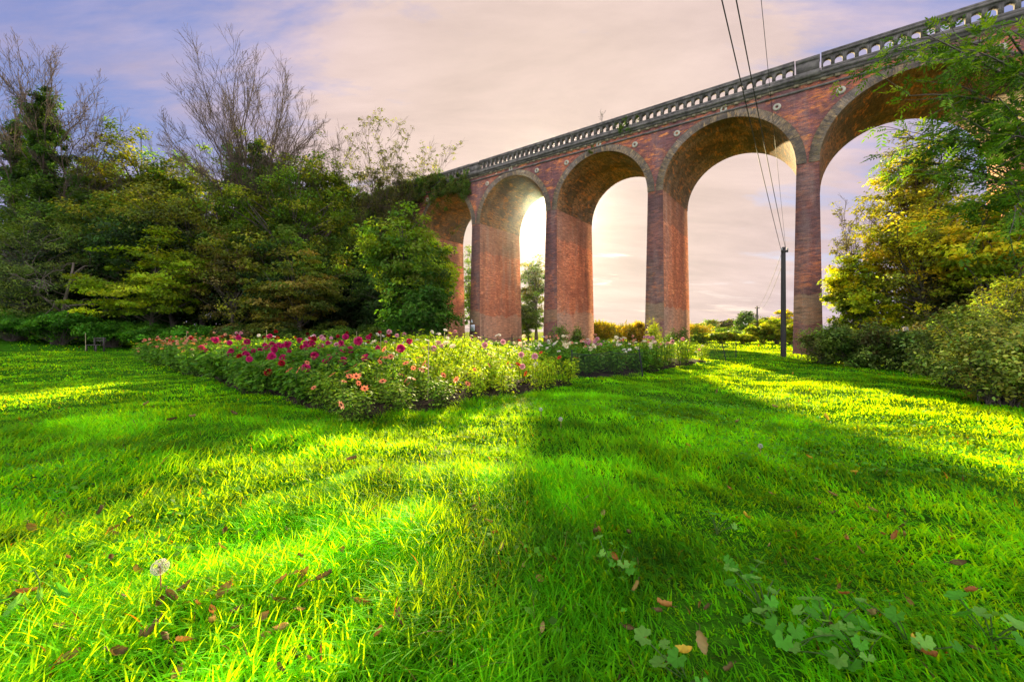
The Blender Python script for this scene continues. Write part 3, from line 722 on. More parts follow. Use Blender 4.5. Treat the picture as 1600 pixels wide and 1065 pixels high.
# ------------------------------------------------------------------ right side
RT = 'trees on the right'
LTREE('leafy_tree', 'golden yellow maple lit by the sun on the right', 1450, 17.5, 305, 505, 205, G_YEL, 131, 210, 52, leaf=.13, cr=.6, flat=.5, droop=.1, bias=.42, group=RT, trunk=.14)
LTREE('leafy_tree', 'golden green tree leaning over the pier foot, left of the yellow maple', 1348, 19, 390, 540, 96, [(.50, .52, .015), (.60, .54, .015), (.32, .38, .02), (.18, .26, .02)], 132, 150, 65, leaf=.15, cr=.45, group=RT, trunk=.1)
LTREE('leafy_tree', 'olive thinning tree behind the yellow maple, seen through the right arch', 1420, 33, 205, 450, 150, [(.30, .31, .03), (.22, .24, .025), (.40, .36, .03)], 133, 230, 48, leaf=.22, cr=.75, group=RT, trunk=.2)
x, y = at(1452, 34), 34
dome_tree('thin_tree', 'thin leafless tree rising beside the olive tree in the right arch', x, y, 20.5, 3.0, 8, 134, 10, (7, 6, 3), .16, .15, leaves=.1, lcols=[(.15, .15, .03)], group=RT)
x, y = at(1345, 36), 36
dome_tree('thin_tree', 'small twiggy tree at the left of the right arch with pale twigs', x, y, 14.5, 2.4, 6, 135, 10, (7, 6, 3), .13, .1, leaves=.14, lcols=[(.2, .19, .03)], group=RT, bark=PALEBARK)
LTREE('leafy_tree', 'yellow leafed tree at the right edge under the overhanging ash', 1560, 15, 285, 470, 150, [(.66, .50, .02), (.45, .46, .02), (.24, .32, .02)], 136, 170, 65, leaf=.15, cr=.5, flat=.35, group=RT, trunk=.16)
LTREE('leafy_tree', 'dark brown green tree in the shade below the yellow leaves at the right edge', 1545, 16.5, 380, 545, 190, [(.10, .12, .025), (.07, .09, .02), (.20, .17, .03)], 137, 220, 65, leaf=.14, cr=.5, group=RT, trunk=.16)
LTREE('leafy_tree', 'dark green tree in the shade behind the yellow maple', 1470, 19.5, 400, 545, 190, [(.08, .12, .02), (.10, .15, .02), (.2, .2, .02)], 138, 200, 60, leaf=.16, cr=.55, group=RT, trunk=.14)
RS = 'shrubs along the right of the lawn'
rs = [(1292, 16, 508, 565, 80, G_GREY+[(.22, .22, .06)], 'pale grey green shrub in front of the nearest pier foot'), (1345, 14.2, 512, 572, 100, G_GREY+G_DARK, 'dark grey shrub right of the pale one near the pier'),
      (1398, 13.5, 505, 578, 100, G_GREY+G_BROWN, 'brownish shrub with dry seed heads under the yellow maple'), (1448, 12.5, 520, 585, 90, G_DARK+G_GREY, 'dark shrub between the dry shrub and the speckled hedge'),
      (1500, 9.6, 495, 610, 130, G_GREY+[(.34, .38, .08), (.14, .18, .04)], 'speckled leafy shrub at the right, behind the nearest one'), (1570, 7.2, 478, 650, 170, [(.28, .36, .06), (.40, .46, .09), (.14, .22, .04), (.46, .42, .07)], 'nearest speckled leafy shrub at the right edge of the lawn'),
      (1560, 11, 440, 580, 150, G_GREY+G_OLIVE, 'tall olive shrub behind the nearest speckled shrub')]
for i, (px, Y, top, bot, w, cols, lab) in enumerate(rs):
    rng = np.random.default_rng(150+i); zt = zat(top, Y); w_ = w/F*Y/2
    B = [(0, 0, zt*.45, w_*.85, w_*.8, zt*.5)] + [(w_*.75*cos(a), w_*.6*sin(a), zt*rng.uniform(.3, .9), w_*.42, w_*.42, zt*.26) for a in rng.uniform(0, 6.28, 7)]
    lf = .10 if Y > 11 else .075
    leafy_tree('shrub', lab, 'shrub', at(px, Y), Y, B, 230 if Y > 11 else 400, 42, lf, cols, .26 if Y > 11 else .23, 150+i, group=RS, trunk=None, stems=12, flat=.8, aspect=.5, bias=.36, shade=.45, crown='foliage')

# overhanging ash at the upper right: compound leaves on drooping branches
rng = np.random.default_rng(161)
AX, AY = 10.6, 7.6
ash = empty('ash_tree', (AX, AY, g(AX, AY)), 'ash tree with green feathery leaves overhanging from beyond the upper right edge', 'tree', RT)
tb = MB(); tt = np.linspace(0, 1, 9)
trunk = np.stack([.15*np.sin(tt*3), .2*tt, 9.5*tt], 1); tb.tube(trunk, .24*(1.1-.85*tt), 10)
lb = MB(); brs = []; ends = []
def ashb(p0, p1, r0, nsub):
    c = curve(p0, p1, rng, 8, .08, .10); c[:, 2] -= .25*np.linspace(0, 1, 8)**2
    tb.tubes(c[None], (r0*np.linspace(1, .25, 8))[None], 5)
    for k in range(nsub):
        t = rng.uniform(.3, 1.0); f = t*7; a = int(min(6, f)); q = c[a]*(1-(f-a))+c[a+1]*(f-a)
        d = (c[a+1]-c[a]); d /= np.linalg.norm(d)
        e = q + (d*rng.uniform(.2, .9) + rng.normal(0, .45, 3) + np.array([0, 0, -.12]))*rng.uniform(.4, .95)
        s = curve(q, e, rng, 6, .12, .05); tb.tubes(s[None], (.009*np.linspace(1, .35, 6))[None], 4)
        for m in range(6):
            j = rng.integers(1, 6); ends.append((s[j], s[j]-s[j-1]))
targets = []
for px, py, Y in [(1395, 60, 8.2), (1440, 30, 7.6), (1480, 110, 8.0), (1420, 130, 7.8), (1445, 200, 7.6), (1395, 195, 8.0), (1460, 250, 7.4), (1500, 160, 7.2), (1400, 235, 8.3), (1530, 60, 7.0), (1560, 130, 6.8),
                  (1500, 290, 7.4), (1545, 240, 6.8), (1580, 190, 6.6), (1585, 300, 6.6), (1540, 180, 7.6), (1600, 90, 6.8), (1570, 20, 7.0), (1500, 225, 8.0), (1480, 45, 8.4), (1620, 260, 6.6), (1640, 160, 6.6)]:
    targets.append((at(px, Y)-AX, Y-AY, zat(py, Y)-ash.location.z))
for t in targets:
    t = np.array(t); zz = np.clip(t[2]*.8+rng.normal(0, .4), 2.4, 8.5)
    ashb(np.array([0, .2*zz/9.5, zz]), t, .035, 12)
tb.build('trunk', BARK, ash, True)
C, N, D, CC, SZ = [], [], [], [], []
for q, d in ends:
    d = d/np.linalg.norm(d) + rng.normal(0, .55, 3) + np.array([0, 0, -.25]); d /= np.linalg.norm(d)
    nrm = np.array([0, 0, 1.]) + rng.normal(0, .4, 3); sd = np.cross(nrm, d); sd /= np.linalg.norm(sd); nrm = np.cross(d, sd)
    ln = rng.uniform(.20, .30); base = np.array([(.09, .20, .02), (.13, .26, .02), (.23, .34, .022), (.06, .13, .018)][rng.integers(0, 4)])*rng.uniform(.75, 1.3)
    for k in range(5):
        t = .25+.75*k/4
        for sg in ((-1, 1) if k < 4 else (0,)):
            dir_ = d*.7 + sd*sg if sg else d
            dir_ = dir_/np.linalg.norm(dir_); l = .10*rng.uniform(.8, 1.2)
            C.append(q + d*ln*t + dir_*l*.5 - np.array([0, 0, .03*t])); N.append(nrm+rng.normal(0, .2, 3)); D.append(dir_); SZ.append(l); CC.append(np.clip(base*rng.uniform(.85, 1.15), 0, 1))
lb.leaves(np.array(C), np.array(N), np.array(SZ), .34, rng, np.array(CC), D=np.array(D))
lb.build('crown', LEAF, ash)

# ------------------------------------------------------------------ ground
def axis(lo, hi, d0, k, c=0.0):
    a = [c]; d = d0
    while a[-1] < hi: a.append(a[-1]+d); d = min(d*k, 60)
    b = [c]; d = d0
    while b[-1] > lo: b.append(b[-1]-d); d = min(d*k, 60)
    return np.array(b[:0:-1]+a)
gx = axis(-900, 900, .12, 1.035); gy = axis(-60, 1500, .12, 1.035, 2.5)
GX, GY = np.meshgrid(gx, gy, indexing='ij')
GZ = gz(GX, GY)
nx, ny = len(gx), len(gy)
i, j = np.meshgrid(np.arange(nx-1), np.arange(ny-1), indexing='ij')
f = np.stack([i*ny+j, (i+1)*ny+j, (i+1)*ny+j+1, i*ny+j+1], -1).reshape(-1, 4)
m, nt, out = newmat('turf')
tc = node(nt, 'ShaderNodeTexCoord'); V = tc.outputs['Object']
n1 = noise(nt, V, .5, 6, .65); n2 = noise(nt, V, 6, 5, .7); n3 = noise(nt, V, 45, 4, .7)
c = ramp(nt, n2, [(.3, (.014, .026, .004)), (.5, (.04, .15, .005)), (.7, (.07, .26, .007))])
c = mixc(nt, ramp(nt, n1, [(.5, 0.0), (.75, .5)]), c, (.10, .17, .02))
c = mixc(nt, ramp(nt, n3, [(.25, .8), (.5, 0.0)]), c, (.02, .03, .008))
# the far meadow is longer, yellowing grass
sp_ = node(nt, 'ShaderNodeSeparateXYZ'); L(nt, V, sp_.inputs[0])
c = mixc(nt, mth(nt, 'MULTIPLY', mth(nt, 'SUBTRACT', sp_.outputs[1], 42), .05, clamp=True), c, ramp(nt, n1, [(.3, (.14, .20, .02)), (.7, (.26, .27, .03))]))
p = node(nt, 'ShaderNodeBsdfPrincipled'); p.inputs['Roughness'].default_value = .95; p.inputs['Specular IOR Level'].default_value = 0.0; L(nt, c, p.inputs['Base Color'])
bp = node(nt, 'ShaderNodeBump'); bp.inputs['Strength'].default_value = .8; bp.inputs['Distance'].default_value = .05
L(nt, mth(nt, 'ADD', n2, n3), bp.inputs['Height']); L(nt, bp.outputs[0], p.inputs['Normal']); L(nt, p.outputs[0], out.inputs[0])
mb = MB(); mb.add(np.stack([GX, GY, GZ], -1).reshape(-1, 3), f)
tag(mb.build('ground', m, None, True), None, None, None, 'structure')

# ------------------------------------------------------------------ dahlia beds
BV = np.array([.715, .70]); BU = np.array([-.76, .65])
BEDS = [(np.array([-2.03, 5.12]), 5.2, 21.0), (np.array([2.35, 10.1]), 7.6, 9.0)]
def bed_pt(k, a, b): return BEDS[k][0] + BV*a + BU*b
def in_bed(x, y, pad=0.0):
    r = np.zeros(np.shape(x), bool)
    M = np.linalg.inv(np.stack([BV, BU], 1))
    for o, A, B in BEDS:
        a = M[0, 0]*(x-o[0]) + M[0, 1]*(y-o[1]); b = M[1, 0]*(x-o[0]) + M[1, 1]*(y-o[1])
        w = .12*np.sin(b*2.3)+.08*np.sin(a*3.1)
        r |= (a > -pad+w*.5) & (a < A+pad-w) & (b > -pad+w) & (b < B+pad)
    return r
SOIL = plain('bed_soil', (.035, .024, .016), .95, 9, .5, bump=1.0); SOIL.node_tree.nodes['Principled BSDF'].inputs['Specular IOR Level'].default_value = .05
for k, (o, A, B) in enumerate(BEDS):
    na, nb = 40, 90
    a = np.linspace(.12, A-.1, na); b = np.linspace(.12, B-.1, nb); AA, BB = np.meshgrid(a, b, indexing='ij')
    P = o + AA[..., None]*BV + BB[..., None]*BU
    e = np.minimum(np.minimum(AA-.12, A-.1-AA), np.minimum(BB-.12, B-.1-BB))
    z = gz(P[..., 0], P[..., 1]) + np.clip(e*.35, -.0, .07) - .02 + np.random.default_rng(3).normal(0, .008, AA.shape) + .03*np.clip(e*4, 0, 1)
    i, j = np.meshgrid(np.arange(na-1), np.arange(nb-1), indexing='ij')
    f = np.stack([i*nb+j, (i+1)*nb+j, (i+1)*nb+j+1, i*nb+j+1], -1).reshape(-1, 4)
    mb = MB(); mb.add(np.concatenate([P, z[..., None]], -1).reshape(-1, 3), f); tag(mb.build('soil', SOIL), kind='structure')

# plant meshes
def foliage_mesh(seed, cols, H=.9, rad=.38, n=420, leaf=.085, aspect=.5, feather=False):
    rng = np.random.default_rng(seed); mb = MB()
    st = []
    for k in range(7):
        a = rng.uniform(0, 2*pi); e = np.array([rad*.75*cos(a)*rng.uniform(.3, 1), rad*.75*sin(a)*rng.uniform(.3, 1), H*rng.uniform(.75, 1.0)])
        st.append(curve((.06*cos(a), .06*sin(a), 0), e, rng, 6, .06, 0))
    P = np.array(st); mb.tubes(P, np.full((7, 6), .008)*np.linspace(1, .5, 6), 5, (.08, .13, .03))
    t = rng.uniform(.12, 1, n)**.75; k = rng.integers(0, 7, n); f = t*5; a = np.minimum(4, f.astype(int)); u = (f-a)[:, None]
    c = P[k, a]*(1-u)+P[k, a+1]*u
    d = rng.normal(size=(n, 3)); d[:, 2] *= .35; d /= np.linalg.norm(d, axis=1, keepdims=True)
    rr = rng.uniform(.04, .17, (n, 1)) * (rad/.38)
    C = c + d*rr; C[:, 2] = np.maximum(C[:, 2] - rng.uniform(0, .05, n), .03)
    N = np.array([0, 0, .9]) + .5*d + rng.normal(0, .35, (n, 3))
    cols = np.asarray(cols); cc = jit(cols[rng.integers(0, len(cols), n)], rng, n, .22)
    mb.leaves(C, N, leaf*rng.uniform(.6, 1.3, n), aspect, rng, cc, D=d+rng.normal(0, .3, d.shape))
    return mb.mesh('dahlia_foliage', LEAF)
DG = [(.08, .20, .022), (.11, .25, .024), (.15, .30, .028)]
DL = [(.42, .55, .02), (.54, .62, .02), (.30, .46, .02)]  # sunlit part of the bed: backlit glow put into the leaf colour
DO = [(.18, .31, .025), (.24, .36, .03), (.12, .23, .02)]
FOL = {'dark': [foliage_mesh(200+i, DG, n=520, leaf=.10) for i in range(4)],
       'light': [foliage_mesh(210+i, DL, n=620, leaf=.07, aspect=.38) for i in range(4)],
       'olive': [foliage_mesh(220+i, DO, n=560, leaf=.07, aspect=.45) for i in range(4)]}
def flower_mesh(kind, col, seed, r=.055, centre=(.45, .25, .02)):
    rng = np.random.default_rng(seed); mb = MB(); C, N, D, S_, CC = [], [], [], [], []
    col = np.array(col)
    if kind == 'ball':
        for i, el in enumerate(np.radians([82, 60, 38, 16, -6, -28])):
            n = max(3, int(13*cos(el)+3)); rr = r*.62
            for k in range(n):
                a = 2*pi*(k+.5*(i % 2))/n + rng.normal(0, .08)
                o = np.array([cos(a)*cos(el), sin(a)*cos(el), sin(el)])
                dd = np.array([cos(a)*cos(el-.55), sin(a)*cos(el-.55), sin(el-.55)])
                C.append(o*rr); D.append(o*.75+dd*.25); N.append(np.array([-cos(a)*sin(el), -sin(a)*sin(el), cos(el)])+.3*o); S_.append(r*.8); CC.append(col*rng.uniform(.75, 1.2))
        mb.leaves(np.array(C), np.array(N), np.array(S_), .75, rng, np.clip(np.array(CC), 0, .9), .25, np.array(D))
    else:
        n = 8 if kind == 'single' else 16
        for k in range(n):
            a = 2*pi*k/n + rng.normal(0, .06); t = .18 + (.25 if kind != 'single' and k % 2 else 0)
            d = np.array([cos(a)*cos(t), sin(a)*cos(t), sin(t)])
            C.append(d*r*.62); D.append(d); N.append(np.array([-cos(a)*sin(t), -sin(a)*sin(t), cos(t)])); S_.append(r*.9); CC.append(col*rng.uniform(.8, 1.15))
        mb.leaves(np.array(C), np.array(N), np.array(S_), .62, rng, np.clip(np.array(CC), 0, .9), .15, np.array(D))
        th = np.linspace(0, 2*pi, 9)[:-1]; v = [(0, 0, .018)] + [(.014*cos(a), .014*sin(a), .008) for a in th]
        mb.add(v, f3=[(0, 1+k, 1+(k+1) % 8) for k in range(8)], col=centre)
    # stalk
    mb.tube([(0, 0, -.005), (.004, 0, -.06), (0, .004, -.13)], .0035, 4, (.08, .14, .03))
    return mb.mesh('flower_head', PETAL)
FL = {  # name in the labels: (kind, colour, radius)
    'magenta': ('ball', (.62, .02, .16), .062), 'crimson': ('ball', (.42, .010, .02), .055), 'scarlet': ('single', (.65, .035, .015), .05),
    'salmon': ('single', (.78, .22, .10), .048), 'orange': ('single', (.80, .26, .05), .045), 'peach': ('ball', (.85, .45, .25), .045),
    'pale pink': ('ball', (.80, .42, .46), .058), 'white': ('double', (.80, .76, .62), .052), 'cream': ('double', (.80, .70, .42), .065), 'dark red': ('ball', (.16, .006, .012), .05)}
FM = {k: [flower_mesh(v[0], v[1], 300+i*11+j, v[2], (.12, .02, .01) if k in ('scarlet', 'salmon') else (.55, .34, .03)) for j in range(2)] for i, (k, v) in enumerate(FL.items())}
ORD = ['first', 'second', 'third', 'fourth', 'fifth', 'sixth', 'seventh', 'eighth', 'ninth', 'tenth', 'eleventh', 'twelfth', 'thirteenth', 'fourteenth', 'fifteenth', 'sixteenth', 'seventeenth', 'eighteenth', 'nineteenth', 'twentieth',
       'twenty-first', 'twenty-second', 'twenty-third', 'twenty-fourth', 'twenty-fifth', 'twenty-sixth', 'twenty-seventh', 'twenty-eighth', 'twenty-ninth', 'thirtieth']
NUM = ['no', 'one', 'two', 'three', 'four', 'five', 'six', 'seven', 'eight', 'nine']
rng = np.random.default_rng(401)
def dahlia(k, ia, ib, a, b, colour, fol, H, nf, lab, droop=0.0):
    p = bed_pt(k, a, b); x, y = float(p[0]), float(p[1]); z = g(x, y) + .02
    r_ = empty('dahlia_plant', (x, y, z), lab, 'dahlia', 'dahlias in the first bed' if k == 0 else 'dahlias in the second bed', rng.uniform(0, 6.28))
    s = H/.9; me = FOL[fol][rng.integers(0, 4)]
    fo = link('foliage', me, r_); w = rng.uniform(1.1, 1.4)*max(.72, s)
    fo.scale = (w*1.12, w*1.12, s)
    kind = FL[colour][0]
    for i in range(nf):
        th = rng.uniform(0, 6.28); rad = rng.uniform(.05, .42)*w; zz = H*(rng.uniform(.86, 1.16) if rng.random() < .72 else rng.uniform(.5, .85))
        if zz < .8*H: rad = .42*w
        fl = link('flower_head', FM[colour][rng.integers(0, 2)], r_)
        fl.location = (rad*cos(th), rad*sin(th), zz)
        # heads face outwards, most of them a little towards the open lawn
        tx = rng.uniform(.2, 1.15); az = rng.uniform(-1.6, 1.6) - pi/2 - r_.rotation_euler.z
        fl.rotation_euler = (0, tx, az); q = rng.uniform(.9, 1.45); fl.scale = (q, q, q)
    return r_
# first bed: rows run away from the corner nearest the camera, along the left edge
for ia in range(8):
    nrow = [27, 26, 25, 20, 17, 15, 14, 8][ia]
    for ib in range(nrow):
        a = .20 + ia*.66 + rng.normal(0, .08); b = .18 + ib*.66 + rng.normal(0, .09) + (ib*.06 if ib > 10 else 0)
        if b > 20.6: continue
        p = bed_pt(0, a, b)
        if b > 14.2 and ia > 3: continue
        if b < 1.5:  # front end along the path
            if ia <= 2: colour, fol, H = ('salmon' if rng.random() < .8 else 'orange'), 'olive', .46+.14*ib+.02*ia
            elif ia == 3: colour, fol, H = rng.choice(['salmon', 'white']), 'light', .60+.1*ib
            else: colour, fol, H = rng.choice(['white', 'pale pink', 'scarlet']), 'light', .62+.1*ib
        elif b < 9.5 and ia <= 2:
            colour, fol, H = ('magenta' if rng.random() < .8 else 'crimson'), 'dark', min(.95, .58+.13*ia+.05*b)
        elif b >= 9.5 and ia <= 2:
            colour, fol, H = rng.choice(['orange', 'peach', 'salmon', 'scarlet'], p=[.4, .3, .2, .1]), ('olive' if ia else 'dark'), .80+.06*ia
        elif b < 5.5:
            colour, fol, H = rng.choice(['pale pink', 'white', 'cream', 'scarlet'], p=[.35, .4, .15, .1]), 'light', .82+.03*ib
        else:
            colour, fol, H = rng.choice(['crimson', 'dark red', 'magenta', 'pale pink', 'white'], p=[.25, .2, .2, .2, .15]), ('light' if rng.random() < .6 else 'dark'), .98
        H *= rng.uniform(.92, 1.08)
        nf = int(rng.integers(1, 5)) if colour in ('magenta', 'crimson', 'white', 'pale pink', 'cream', 'dark red') else int(rng.integers(3, 7))
        if fol == 'light' and ia > 2: nf = int(rng.integers(1, 3))
        kind = {'ball': 'pompon', 'single': 'open-faced', 'double': 'full'}[FL[colour][0]]
        dahlia(0, ia, ib, a, b, colour, fol, H, nf, f"{colour} {kind} dahlia, {ORD[ib]} from near end, {ORD[ia]} row from left edge" if ia else f"{colour} {kind} dahlia on the left edge, {ORD[ib]} plant from the near corner")
for ia in range(9):
    for ib in range([6, 6, 6, 6, 6, 6, 5, 5, 4][ia]):
        a = .4 + ia*.82 + rng.normal(0, .1); b = .4 + ib*.82 + rng.normal(0, .1)
        if ia < 4 and ib == 0 or ia in (0, 1): colour, fol, H = rng.choice(['cream', 'white']), 'dark', .78
        elif ia > 6: colour, fol, H = rng.choice(['white', 'peach']), 'light', .72
        else: colour, fol, H = rng.choice(['peach', 'cream', 'white', 'pale pink', 'salmon'], p=[.3, .2, .2, .2, .1]), rng.choice(['dark', 'olive']), .92
        H *= rng.uniform(.9, 1.1)
        nf = int(rng.integers(2, 6)); kind = {'ball': 'pompon', 'single': 'open-faced', 'double': 'full'}[FL[colour][0]]
        dahlia(1, ia, ib, a, b, colour, fol, H, nf, f"{colour} {kind} dahlia in the farther bed, {ORD[ib]} from lawn edge, {ORD[ia]} from path")
# canes
cane_lab = ['bamboo cane at the near corner of the dahlia bed', 'bamboo cane among the magenta dahlias', 'bamboo cane behind the pale pink dahlias', 'bamboo cane by the orange dahlias at the far left end', 'bamboo cane in the middle of the light green dahlias', 'bamboo cane at the back of the bed near the wood', 'bamboo cane left of the cream dahlias', 'bamboo cane among the dark red dahlias']
for (a, b, h), lab in zip([(1.6, .7, 1.05), (.9, 6.2, 1.1), (3.4, 2.6, 1.15), (.8, 14.0, 1.25), (3.0, 4.6, 1.2), (2.6, 11.5, 1.3), (4.2, 1.0, 1.0), (3.6, 7.0, 1.25)], cane_lab):
    p = bed_pt(0, a, b); mb = MB(); mb.tube([(0, 0, 0), (.01, 0, h*.5), (.015, .01, h)], .008, 6)
    for q in (.25, .5, .75): mb.tube([(.01, 0, h*q), (.01, 0, h*q+.012)], .0105, 6)
    o = mb.build('garden_cane', CANE); o.location = (p[0], p[1], g(p[0], p[1])); tag(o, lab, 'cane', 'canes in the dahlia bed')

# ------------------------------------------------------------------ netting fences
def net_fence(label, pts, H, posts, lean=0.0, seed=1):
    rng = np.random.default_rng(seed); p0 = pts[0]; z0 = g(*p0)
    r_ = empty('net_fence', (p0[0], p0[1], z0), label, 'net fence', 'black net fences round the dahlias')
    nb = MB()
    P = [np.array([p[0]-p0[0], p[1]-p0[1], g(*p)-z0]) for p in pts]
    for a, b in zip(P[:-1], P[1:]):
        l = np.linalg.norm(b-a); d = (b-a)/l; sag = lambda t: .05*sin(pi*t)
        nn = int(l/.028); w = d*.0014
        nrm = np.array([-d[1], d[0], 0])
        for k in range(nn+1):
            t = k/nn; q = a+(b-a)*t; top = q + np.array([0, 0, H-sag(t)*1.2]) + nrm*.03*sin(t*9)
            md = (q+top)/2 + nrm*.03*sin(t*14+1)
            nb.add([q-w, q+w, md+w, md-w, top+w, top-w], [(0, 1, 2, 3), (3, 2, 4, 5)])
        for k in range(int(H/.028)+1):
            h = min(H, k*.028); v = []; K = 10
            for m_ in range(K+1):
                t = m_/K; hh = h*(1-sag(t)*1.2/H); q = a+(b-a)*t + np.array([0, 0, hh]) + nrm*(.03*sin(t*14+1)*min(1, hh/(H/2)) if hh < H/2 else .03*sin(t*9))
                th = .0015 if h < H-.03 else .008
                v += [q-np.array([0, 0, th]), q+np.array([0, 0, th])]
            nb.add(v, [(2*m_, 2*m_+2, 2*m_+3, 2*m_+1) for m_ in range(K)])
    nb.build('net', NETTING, r_)
    for q, ln in zip(posts, lean if hasattr(lean, '__len__') else [lean]*len(posts)):
        q = np.array([q[0]-p0[0], q[1]-p0[1], g(*q)-z0]); mb = MB()
        mb.tube([q-np.array([0, 0, .1]), q+np.array([-ln*.5, 0, H*.55]), q+np.array([-ln, 0, H+.08])], .018, 6)
        mb.build('post', IRON, r_)
    return r_
e0 = (at(1005, 10.9), 10.9)
net_fence('dark sagging net panel with leaning black post along the farther bed', [(1.55, 10.3), (2.6, 10.5), e0], .68, [e0, (1.55, 10.3)], [.12, 0], 1)
net_fence('long net panel ending in a leaning post near the telegraph pole', [(at(1088, 17), 17.0), (at(1112, 16.4), 16.4), (at(1135, 15.6), 15.6)], .62, [(at(1135, 15.6), 15.6)], [.16], 2)
net_fence('net panel standing behind the long one with an upright black post', [(at(1100, 20), 20), (at(1150, 18.0), 18.0)], .72, [(at(1150, 18.0), 18.0)], [0], 3)
net_fence('pale net panel between two thin posts inside the beds', [(at(755, 13), 13), (at(800, 13.2), 13.2), (at(845, 13.4), 13.4)], .95, [(at(800, 13.2), 13.2), (at(755, 13), 13)], [0, 0], 4)
net_fence('dark net fence between the wooded piers behind the flower bed', [(at(640, 30.5), 30.5), (at(735, 33.5), 33.5)], 1.5, [(at(690, 32), 32), (at(735, 33.5), 33.5)], [0, 0], 5)

# ------------------------------------------------------------------ poles and wires
def pole(label, px, Y, top, r, arms):
    X = at(px, Y); z0 = g(X, Y); H = zat(top, Y)-z0
    r_ = empty('telegraph_pole', (X, Y, z0), label, 'pole', 'telegraph poles')
    mb = MB(); mb.tube([(0, 0, -.2), (0, 0, H*.5), (0, 0, H-.06), (0, 0, H)], [r*1.15, r*1.02, r*.9, r*.55], 12); mb.build('post', POLE, r_, True)
    for z, l in arms:
        mb = MB(); mb.box((-l, -.07, H-z-.05), (l, .0-.0+.02-.12, H-z+.05)); ar = mb.build('cross_arm', POLE, r_)
        for sx in (-l*.85, l*.85):
            mb = MB(); mb.tube([(sx, -.09, H-z+.05), (sx, -.09, H-z+.10), (sx, -.09, H-z+.16)], [.03, .045, .025], 8); mb.build('insulator', CERAMIC, ar)
    return X, Y, z0+H
PX, PY, PZ = pole('tall dark timber telegraph pole on the lawn left of the nearest brick pier', 1224, 19.4, 386, .105, [(.22, .17)])
QX, QY, QZ = pole('small distant telegraph pole in the meadow beyond the viaduct', 1183, 62, 478, .12, [(.3, .4)])
def wire(label, p0, p1, sag, r=.009):
    p0 = np.array(p0, float); p1 = np.array(p1, float); t = np.linspace(0, 1, 40)[:, None]
    P = p0*(1-t)+p1*t; P[:, 2] -= sag*4*t[:, 0]*(1-t[:, 0])
    mb = MB(); mb.tube(P-p0, r, 5); o = mb.build('overhead_wire', WIRE, None, True); o.location = p0; tag(o, label, 'wire', 'overhead wires')
def through(px, py, Y):  return np.array([at(px, Y), Y, zat(py, Y)])
def ext(a, b, k): return a+(b-a)*k
top = np.array([PX, PY, PZ-.1])
wire('left one of the two thick wires running from the pole top over the lawn', top+(-.12, 0, 0), ext(top, through(1139, 0, 6.4), 1.9), .25, .010)
wire('right one of the two thick wires running from the pole top over the lawn', top+(.1, 0, .05), ext(top, through(1150, 0, 6.4), 1.9), .25, .010)
wire('thin wire right of the two thick wires above the parapet', top+(.05, -.1, .02), ext(top, through(1185, 0, 6.6), 1.9), .12, .005)
wire('left wire sagging from the near pole to the distant pole', top+(-.12, 0, -.3), (QX-.3, QY, QZ-.2), .8, .010)
wire('right wire sagging from the near pole to the distant pole', top+(.0, 0, -.6), (QX+.3, QY, QZ-.2), .9, .010)
for p, q, sag, lab in (((1104, 510, 60), (1129, 519, 60), .55, 'white sagging rope hung between bushes in the meadow'), ((1161, 503, 80), (1168, 505, 80), .35, 'short white loop of rope in front of the distant dark green tree')):
    p0, p1 = through(*p), through(*q); t = np.linspace(0, 1, 16)[:, None]; P = p0*(1-t)+p1*t; P[:, 2] -= sag*4*t[:, 0]*(1-t[:, 0])
    mb = MB(); mb.tube(P-p0, .05, 6); o = mb.build('line', PALELINE, None, True); o.location = p0; tag(o, lab, 'line')  # thin pale tubes with a sag

# ------------------------------------------------------------------ bench, notice, posts
bx, by = at(149, 23.4), 23.4
bench = empty('garden_bench', (bx, by, g(bx, by)), 'small old dark wooden bench facing the lawn at the edge of the left wood', 'bench', None, R(-12))
mb = MB()
for k in range(3): mb.box((-.42, -.22+.15*k, .36), (.42, -.10+.15*k, .40))
mb.build('seat', OLDWOOD, bench)
mb = MB()
for z in (.60, .74): mb.box((-.45, .22, z), (.45, .25, z+.07))
mb.build('backrest', OLDWOOD, bench)
for sx in (-.36, .36):
    for sy, h in ((-.19, .36), (.19, .82)):
        mb = MB(); mb.box((sx-.03, sy-.03, -.05), (sx+.03, sy+.028, h)); mb.build('leg', OLDWOOD, bench)
mb = MB(); mb.tube([(0, 0, 0), (.01, 0, .6), (0, 0, 1.1)], .016, 6); o = mb.build('stake', CANE); o.location = (bx-.1, by-.45, g(bx-.1, by-.45)); tag(o, 'pale wooden stake standing in front of the old bench', 'stake')
# notice on the front of the fourth pier
sx_ = -S*3; wp = vworld(sx_-.15, -.27, 0)
nz = zat(512, wp[1])
sg = empty('notice_board', (wp[0], wp[1], nz), 'small white notice fixed to the dark face of the pier by the wood', 'sign', None, ANG)
mb = MB(); mb.box((-.26, -.03, -.3), (.26, 0, .3)); mb.build('panel', WHITE, sg)
mb = MB()
for k, w in enumerate((.18, .2, .15, .19)): mb.box((-w, -.036, .12-.1*k), (w, -.0315, .15-.1*k))
mb.build('lettering', BLACKP, sg)
wp2 = wp + np.array([-.1, -.02, 0])
o = MB(); o.add([(-.14, -.02, 0), (.14, -.02, 0), (0, -.02, .34), (-.14, 0, 0), (.14, 0, 0), (0, 0, .34)], [(0, 1, 4, 3), (1, 2, 5, 4), (2, 0, 3, 5)], [(0, 2, 1), (3, 4, 5)]); o = o.build('warning_plate', WHITE)
o.location = (wp2[0], wp2[1], nz+.5); o.rotation_euler = (0, 0, ANG); tag(o, 'small pale triangular plate above the white notice on the pier', 'sign')
